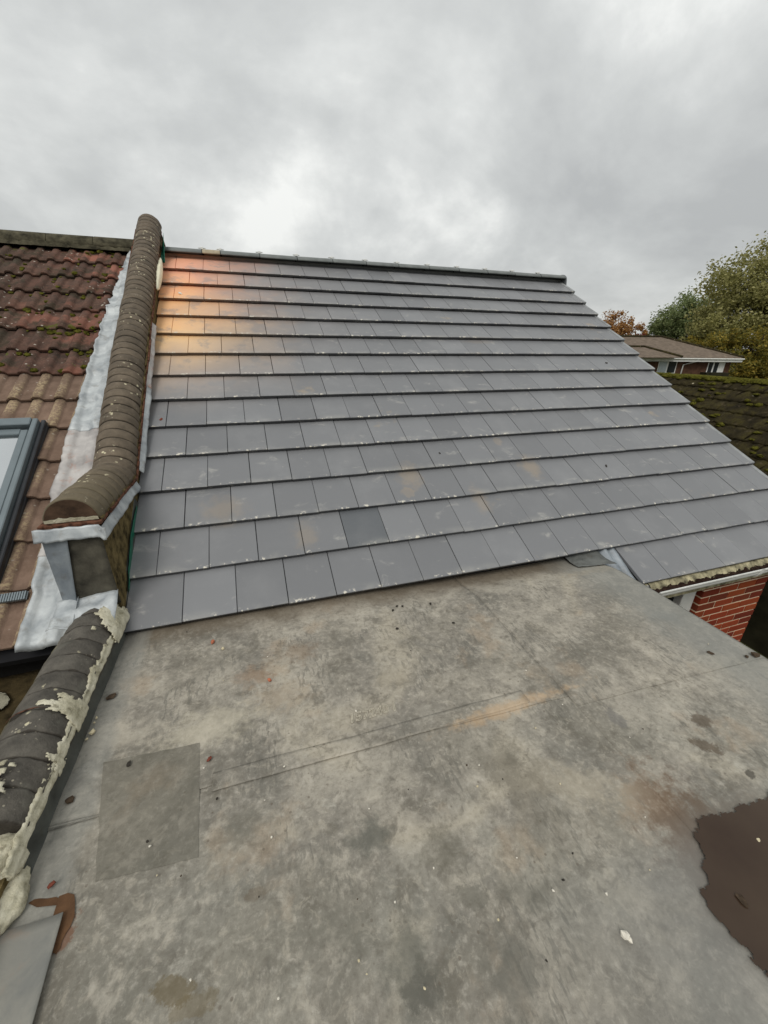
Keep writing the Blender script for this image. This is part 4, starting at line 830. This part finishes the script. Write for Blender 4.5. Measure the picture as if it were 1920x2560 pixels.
# ================================================================== bungalow beyond
bw = empty('bungalow', (38, 28, GZ), 'brown brick bungalow with hipped tiled roof and white fascia', 'house')
pA = CAM + ray(1608, 893) * 35; pB = CAM + ray(1860, 895) * 35
ex = Vector((pB.x - pA.x, pB.y - pA.y, 0)); WL = ex.length; ex.normalize(); ey = Vector((-ex.y, ex.x, 0)); EZ = (pA.z + pB.z) / 2
BM_ = Matrix(((ex.x, ey.x, 0, pA.x), (ex.y, ey.y, 0, pA.y), (0, 0, 1, EZ), (0, 0, 0, 1))); BI = BM_.inverted()
def bx_(name, x0, x1, y0, y1, z0, z1, mat, p_=bw, bev=0): return box(name, x0, x1, y0, y1, z0, z1, mat, p_, bev, BM_)
X0_, X1_, D_ = -5.5, WL, 8.4
bx_('wall', X0_ + .5, X1_ - 0.55, 0.55, D_ - .5, GZ - EZ, -0.25, MT['bungwall'])
RH = 1.72
def hip(name, x0, x1, y0, y1, z0, h, inset, mat, p_):
    ym = (y0 + y1) / 2; vs = [(x0, y0, z0), (x1, y0, z0), (x1, y1, z0), (x0, y1, z0), (x0 + inset, ym, z0 + h), (x1 - inset, ym, z0 + h), (x0, y0, z0 - .06), (x1, y0, z0 - .06), (x1, y1, z0 - .06), (x0, y1, z0 - .06)]
    return obj(name, mesh(name, vs, [(0, 1, 5, 4), (1, 2, 5), (2, 3, 4, 5), (3, 0, 4), (9, 8, 7, 6), (0, 6, 7, 1), (1, 7, 8, 2), (2, 8, 9, 3), (3, 9, 6, 0)], mat), p_, BM_)
hx = (BI @ (CAM + ray(1648, 848) * 38.5)).x
rf = hip('roof', X0_, X1_, 0, D_, 0.02, RH, X1_ - hx, MT['bungroof'], bw)
hip('front_roof', X0_ + 1.2, 2.7, -1.1, 4.2, 0.035, 0.80, 1.9, MT['bungroof'], bw)
for (a_, b_) in (((X1_, 0, .05), (hx, D_ / 2, RH + .05)), ((hx, D_ / 2, RH + .05), (X0_ + 3, D_ / 2, RH + .05)), ((2.7, -1.1, .07), (0.8, 1.55, .86)), ((0.8, 1.55, .86), (-2.4, 1.55, .86))):
    tube('ridge_tile', [BM_ @ Vector(a_), BM_ @ Vector(b_)], 0.11, MT['mosst'], bw)
bx_('fascia', X0_, X1_ - 0.02, 0.02, 0.10, -0.34, -0.045, MT['white']); bx_('gutter', X0_, X1_ + 0.05, -0.10, 0.015, -0.14, -0.04, MT['white'], bev=0.02); bx_('soffit', X0_, X1_ - .03, .1, .6, -0.30, -0.26, MT['white'])
FP = BM_ @ Vector((0, 0.55, 0)); 
def fx(px, py): q = BI @ onp(px, py, FP, ey); return q.x, q.z
def framed(nm, l, r_, t, b, panes, mat_p):
    (xa, zt), (xb, _), (_, zb) = fx(l, t), fx(r_, t), fx((l + r_) / 2, b)
    w_ = bx_(nm, xa, xb, 0.49, 0.54, zb, zt, MT['white']); n_ = len(panes)
    for i, pm_ in enumerate(panes):
        c0, c1 = xa + (xb - xa) * i / n_ + 0.07, xa + (xb - xa) * (i + 1) / n_ - 0.07; bx_('pane', c0, c1, 0.475, 0.488, zb + 0.08, zt - 0.08, pm_, w_)
    return w_
MT['blind'] = plain('pale_blind', srgb(176, 186, 188), 0.4, 0.5, 0.05, 4, 0.05)
framed('window', 1648, 1694, 901, 934, [MT['blind'], MT['glass']], None)
framed('patio_door', 1772, 1814, 903, 955, [MT['glass'], MT['glass'], MT['white']], None)
bx_('sill', fx(1646, 934)[0], fx(1694, 934)[0], 0.44, 0.55, fx(1670, 936)[1] - .05, fx(1670, 934)[1], MT['white'])
dpx = fx(1708, 905)[0]; tube('downpipe', [BM_ @ Vector((dpx + 1.0, 0.0, -0.12)), BM_ @ Vector((dpx + .85, 0.05, -0.3)), BM_ @ Vector((dpx, 0.42, -0.62)), BM_ @ Vector((dpx, 0.46, -3))], 0.05, MT['white'], bw)
bx_('door_step', fx(1745, 940)[0], fx(1800, 940)[0], -0.4, 0.4, GZ - EZ, fx(1745, 930)[1], MT['timber'])

# ================================================================== trees
def tree(name, label, base, H, crown, leaf, mat, n, seed, group=None, leafsz=0.3, clumps=60):
    """crown: list of (centre offset from base, radii); leaves gather in clumps on and inside those lobes"""
    random.seed(seed); rt = empty(name, base, label, 'tree', group); b0 = Vector(base)
    tr = tube('trunk', [b0 + Vector((0.1 * nz(i, seed), 0.1 * nz(seed, i), H * 0.8 * i / 8)) for i in range(9)], [0.32 * H / 14 * (1 - i / 9.5) + 0.03 for i in range(9)], MT['bark'], rt)
    cl = []; bm = bmesh.new(); br = bmesh.new()
    for (o, rds) in crown:
        for _ in range(clumps):
            d = Vector((random.gauss(0, 1), random.gauss(0, 1), random.gauss(0, 1))).normalized() * random.uniform(0.35, 1.0) ** 0.6
            p_ = b0 + Vector(o) + Vector((d.x * rds[0], d.y * rds[1], d.z * rds[2])); cl.append((p_, random.uniform(.55, 1.2) * min(rds) * 0.30))
    for i, (p_, r_) in enumerate(cl):
        if i % 3 == 0:   # limb from trunk to clump
            h_ = random.uniform(.3, .7) * H; a_ = b0 + Vector((0, 0, min(h_, max(1.0, p_.z - b0.z - 0.5)))); mid = a_.lerp(p_, .5) + Vector((rnd(.4), rnd(.4), .4)); prev = None
            for (q, w_) in ((a_, .09), (mid, .05), (p_, .015)):
                ring = [br.verts.new(q + Vector((math.cos(t_ * 2.094) * w_, math.sin(t_ * 2.094) * w_, 0))) for t_ in range(3)]
                if prev:
                    for t_ in range(3): br.faces.new((prev[t_], prev[(t_ + 1) % 3], ring[(t_ + 1) % 3], ring[t_]))
                prev = ring
        for _ in range(n):
            d = Vector((random.gauss(0, 1), random.gauss(0, 1), random.gauss(0, .8))).normalized() * random.random() ** .5 * r_ * 1.45; c_ = p_ + d; s_ = leafsz * random.uniform(.6, 1.3)
            u_ = Vector((random.gauss(0, 1), random.gauss(0, 1), random.gauss(0, .6))).normalized(); w_ = u_.orthogonal().normalized(); w_ = (w_ * math.cos(a2 := random.uniform(0, 6.28)) + u_.cross(w_) * math.sin(a2)) * .55
            bm.faces.new([bm.verts.new(c_ - u_ * s_ * .5), bm.verts.new(c_ + w_ * s_ * .5), bm.verts.new(c_ + u_ * s_ * .5), bm.verts.new(c_ - w_ * s_ * .5)])
    bmobj('limb', br, MT['bark'], rt); bmobj('crown', bm, mat, rt); return rt
def base_at(px, d): q = CAM + ray(px, 866) * d; return (q.x, q.y, GZ)
def lobe(px, py, d, b, rx, rz): q = CAM + ray(px, py) * d; return ((q.x - b[0], q.y - b[1], q.z - b[2]), (rx, rx, rz))
LG = mat_leaf('olive_leaf', [(0.25, srgb(118, 118, 68)), (0.5, srgb(154, 150, 92)), (0.75, srgb(182, 176, 122))])
LY = mat_leaf('autumn_yellow_leaf', [(0.25, srgb(92, 92, 40)), (0.5, srgb(132, 124, 56)), (0.75, srgb(176, 152, 66))])
LM = mat_leaf('green_leaf', [(0.25, srgb(92, 106, 66)), (0.5, srgb(126, 138, 90)), (0.75, srgb(156, 164, 116))])
LO = mat_leaf('orange_leaf', [(0.25, srgb(118, 82, 46)), (0.5, srgb(170, 122, 70)), (0.75, srgb(198, 158, 100))])
LR_ = mat_leaf('red_leaf', [(0.25, srgb(74, 30, 24)), (0.5, srgb(116, 50, 40)), (0.75, srgb(140, 76, 60))])
b1 = base_at(1905, 46)
tree('tall_tree', 'tallest tree, olive green with a loose open crown behind the bungalow', b1, 14, [lobe(1905, 700, 46, b1, 4.6, 3.6), lobe(1835, 720, 45, b1, 3.2, 3.6), lobe(1965, 720, 46, b1, 4, 4), lobe(1850, 790, 46, b1, 4.6, 3.0), lobe(1935, 800, 45, b1, 4.5, 3.2), lobe(1800, 830, 46, b1, 3.6, 2.2)], 0, LG, 120, 1, leafsz=0.34, clumps=46)
b2 = base_at(1900, 41)
tree('yellow_tree', 'autumn yellow tree filling the space beside the bungalow', b2, 7, [lobe(1900, 880, 41, b2, 3.0, 2.2), lobe(1850, 865, 42, b2, 3, 1.8), lobe(1960, 870, 41, b2, 3, 2.5), lobe(1920, 925, 40, b2, 2.6, 1.6), lobe(1880, 940, 41, b2, 2.6, 1.6), lobe(1780, 862, 46, b2, 3.0, 1.3)], 0, LY, 110, 2, leafsz=0.26, clumps=40)
b3 = base_at(1700, 60)
tree('green_tree', 'rounded dark green tree behind the bungalow ridge', b3, 9, [lobe(1700, 790, 60, b3, 3.6, 2.9), lobe(1745, 785, 59, b3, 3.4, 3.0), lobe(1665, 820, 60, b3, 2.8, 2.2), lobe(1730, 830, 60, b3, 4, 2)], 0, LM, 110, 3, leafsz=0.34, clumps=42)
b4 = base_at(1545, 62)
tree('orange_tree', 'orange autumn tree rising just past the grey verge', b4, 7, [lobe(1540, 815, 62, b4, 2.6, 2.0), lobe(1565, 838, 61, b4, 2.8, 1.6), lobe(1515, 830, 62, b4, 2.6, 1.6), lobe(1585, 856, 61, b4, 2.8, 1.2)], 0, LO, 90, 4, leafsz=0.3, clumps=34)
b5 = base_at(1598, 58)
tree('red_shrub', 'small dark red shrub between the orange and green trees', b5, 4, [lobe(1597, 848, 58, b5, 1.3, .8), lobe(1612, 856, 58, b5, 1.2, .8)], 0, LR_, 90, 5, leafsz=0.22, clumps=26)
b6 = base_at(2060, 44)
tree('side_tree', 'olive tree standing further along past the yellow tree', b6, 13, [lobe(2080, 700, 46, b6, 5, 5), lobe(2100, 800, 46, b6, 5, 4), lobe(2050, 880, 44, b6, 4, 3)], 0, LG, 90, 6, leafsz=0.34, clumps=40)

# ================================================================== loose bits on the flat roof and tiles
MT['orange_chip'] = plain('orange_brick_chip', srgb(176, 106, 80), 0.9, 0.2, 0.1, 60, 0.6); MT['cream_chip'] = plain('cream_chip', srgb(206, 194, 162), 0.9, 0.2, 0.1, 60, 0.5)
MT['black_chip'] = plain('dark_chip', srgb(50, 46, 40), 0.7, 0.3, 0.15, 60, 0.5); MT['white_chip'] = plain('white_chip', srgb(220, 214, 200), 0.8, 0.3, 0.08, 60, 0.4); MT['mud_chip'] = plain('mud_lump', srgb(78, 66, 54), 0.95, 0.1, 0.2, 60, 0.8); MT['red_chip'] = plain('red_chip', srgb(120, 66, 52), 0.9, 0.2, 0.1, 60, 0.5)
def chip(name, px, py, size, mat, label, cat, group=None, flatk=0.5, seed=0, el=1.4, z=0.004):
    bm = bmesh.new(); bmesh.ops.create_icosphere(bm, subdivisions=1 if size > .012 else 1, radius=1)
    for v_ in bm.verts:
        n_ = v_.co.copy(); v_.co *= 1 + .65 * nz(n_.x * 1.1 + seed * 3.7, n_.y * 1.1, n_.z * 1.1); v_.co.z = max(v_.co.z, -0.55)
    p_ = onf(px, py, z); zb = und(p_.x, p_.y) + z
    o = bmobj(name, bm, MT[mat], None, Matrix.Translation((p_.x, p_.y, zb + size * flatk * .5)) @ Matrix.Rotation(seed * 1.3, 4, 'Z') @ Matrix.Diagonal((size * el * .5, size * .5, size * flatk, 1)))
    return tag(o, label, cat, group)
chip('brick_fragment', 532, 1606, 0.022, 'orange_chip', 'larger orange brick fragment beside a cream pebble', 'fragment', seed=1)
chip('brick_fragment', 673, 1700, 0.018, 'orange_chip', 'orange brick fragment lying alone out on the felt', 'fragment', seed=2)
chip('pebble', 557, 1622, 0.017, 'cream_chip', 'rounded cream pebble beside the larger orange brick fragment', 'pebble', seed=3, el=1.1)
chip('mortar_chunk', 232, 1832, 0.024, 'cream_chip', 'angular pale mortar chunk at the foot of the low wall', 'fragment', seed=4, el=1.2)
for i, (x, y, s_) in enumerate([(217, 1848, .010), (241, 1795, .010), (236, 1807, .008)]): chip('mortar_crumb', x, y, s_, 'cream_chip', 'tiny mortar crumb by the foot of the low wall', 'fragment', 'mortar crumbs by the low wall', seed=5 + i)
for i, (x, y) in enumerate([(1006, 1514), (992, 1514), (1076, 1509), (993, 1573), (982, 1525), (1134, 1558)]): chip('tile_chip', x, y, 0.014, 'black_chip', 'small dark tile chip lying near the tile eave', 'fragment', 'dark tile chips near the eave', seed=9 + i, flatk=.4)
chip('mortar_chunk', 1563, 2340, 0.020, 'white_chip', 'white mortar chip in two lumps out on the bare grey felt', 'fragment', seed=17)
chip('mortar_chunk', 1574, 2348, 0.014, 'white_chip', 'smaller white chip touching the two-lump mortar chip', 'fragment', seed=18)
chip('mud_lump', 1888, 1638, 0.034, 'mud_chip', 'dark brown mud lump on the outer edge of the flat roof', 'mud', seed=19, flatk=.35)
chip('mud_lump', 1866, 1642, 0.016, 'mud_chip', 'small mud crumb beside the dark lump on the roof edge', 'mud', seed=20, flatk=.35)
chip('mud_lump', 1776, 1633, 0.018, 'mud_chip', 'flat mud flake a little in from the roof edge', 'mud', seed=21, flatk=.2, el=2.2)
chip('mud_lump', 278, 1741, 0.036, 'mud_chip', 'brown mud clot near the cream fillet of the low wall', 'mud', seed=22, flatk=.16)
chip('mud_lump', 322, 1910, 0.018, 'black_chip', 'dark clot on the top edge of the repair patch', 'mud', seed=23, flatk=.3)
chip('mud_lump', 543, 1998, 0.010, 'black_chip', 'tiny round dark speck next to the repair patch', 'mud', seed=24, flatk=.5, el=1)
chip('red_fragment', 524, 1900, 0.014, 'red_chip', 'dull red brick crumb above the repair patch corner', 'fragment', seed=25, el=2)
chip('mud_lump', 175, 2000, 0.024, 'mud_chip', 'brown clot against the dark lead upstand', 'mud', seed=26, flatk=.16)
chip('red_fragment', 128, 2213, 0.016, 'red_chip', 'red brick crumb beside the torn lead corner', 'fragment', seed=27)
random.seed(41)
for i in range(46):
    x, y = random.uniform(330, 1800), random.uniform(1560, 2500)
    if x > 1650 and y > 1950: continue
    m_ = random.choice(('white_chip', 'white_chip', 'cream_chip', 'black_chip', 'mud_chip'))
    nm = {'white_chip': 'white', 'cream_chip': 'cream', 'black_chip': 'black', 'mud_chip': 'brown'}[m_]
    chip('grit', x, y, random.uniform(.004, .008), m_, f'{nm} speck of grit scattered on the grey felt', 'grit', f'{nm} grit on the felt', seed=50 + i, el=1.2)
for i, (x, y) in enumerate([(1898, 2097), (1855, 2248)]):
    o = chip('floating_leaf', x, y, (0.010, 0.022)[i], ('cream_chip', 'mud_chip')[i], ('pale leaf scrap floating on the brown puddle', 'larger ragged leaf scrap near the puddle margin')[i], 'leaf', None, seed=80 + i, flatk=.06, el=1.6, z=0.0075)
# bits lying on the grey tiles
def on_tile(name, px, py, size, mat, label, cat, seed, el=1.6):
    p_ = onr(px, py, 0.0); v_ = p_.z / sn; off = sag(p_.x, v_) - 0.0285 * ((v_ % G) / G) + 0.001
    bm = bmesh.new(); bmesh.ops.create_icosphere(bm, subdivisions=2, radius=1)
    for q in bm.verts: n_ = q.co.copy(); q.co *= 1 + .35 * nz(n_.x * 1.2 + seed, n_.y, n_.z)
    o = bmobj(name, bm, MT[mat], None, Matrix.Translation(R3(p_.x, v_, off)) @ ROOF @ Matrix.Rotation(seed, 4, 'Z') @ Matrix.Diagonal((size * el * .5, size * .5, size * .3, 1))); tag(o, label, cat)
on_tile('dead_leaf', 401, 1044, 0.020, 'red_chip', 'curled red-brown leaf on a grey tile near the parapet', 'leaf', 1)
on_tile('foam_scrap', 450, 730, 0.03, 'white_chip', 'white foam scrap lying on the orange dusted tiles', 'scrap', 2.3, 2)
on_tile('tile_chip', 1519, 903, 0.022, 'black_chip', 'dark chip on an upper grey tile near the verge', 'fragment', 3)
on_tile('tile_chip', 1519, 1161, 0.018, 'black_chip', 'dark chip on a lower grey tile near the verge', 'fragment', 4.2, 2)
on_tile('tile_chip', 1101, 1128, 0.014, 'black_chip', 'small dark chip in the middle of the grey slope', 'fragment', 5)
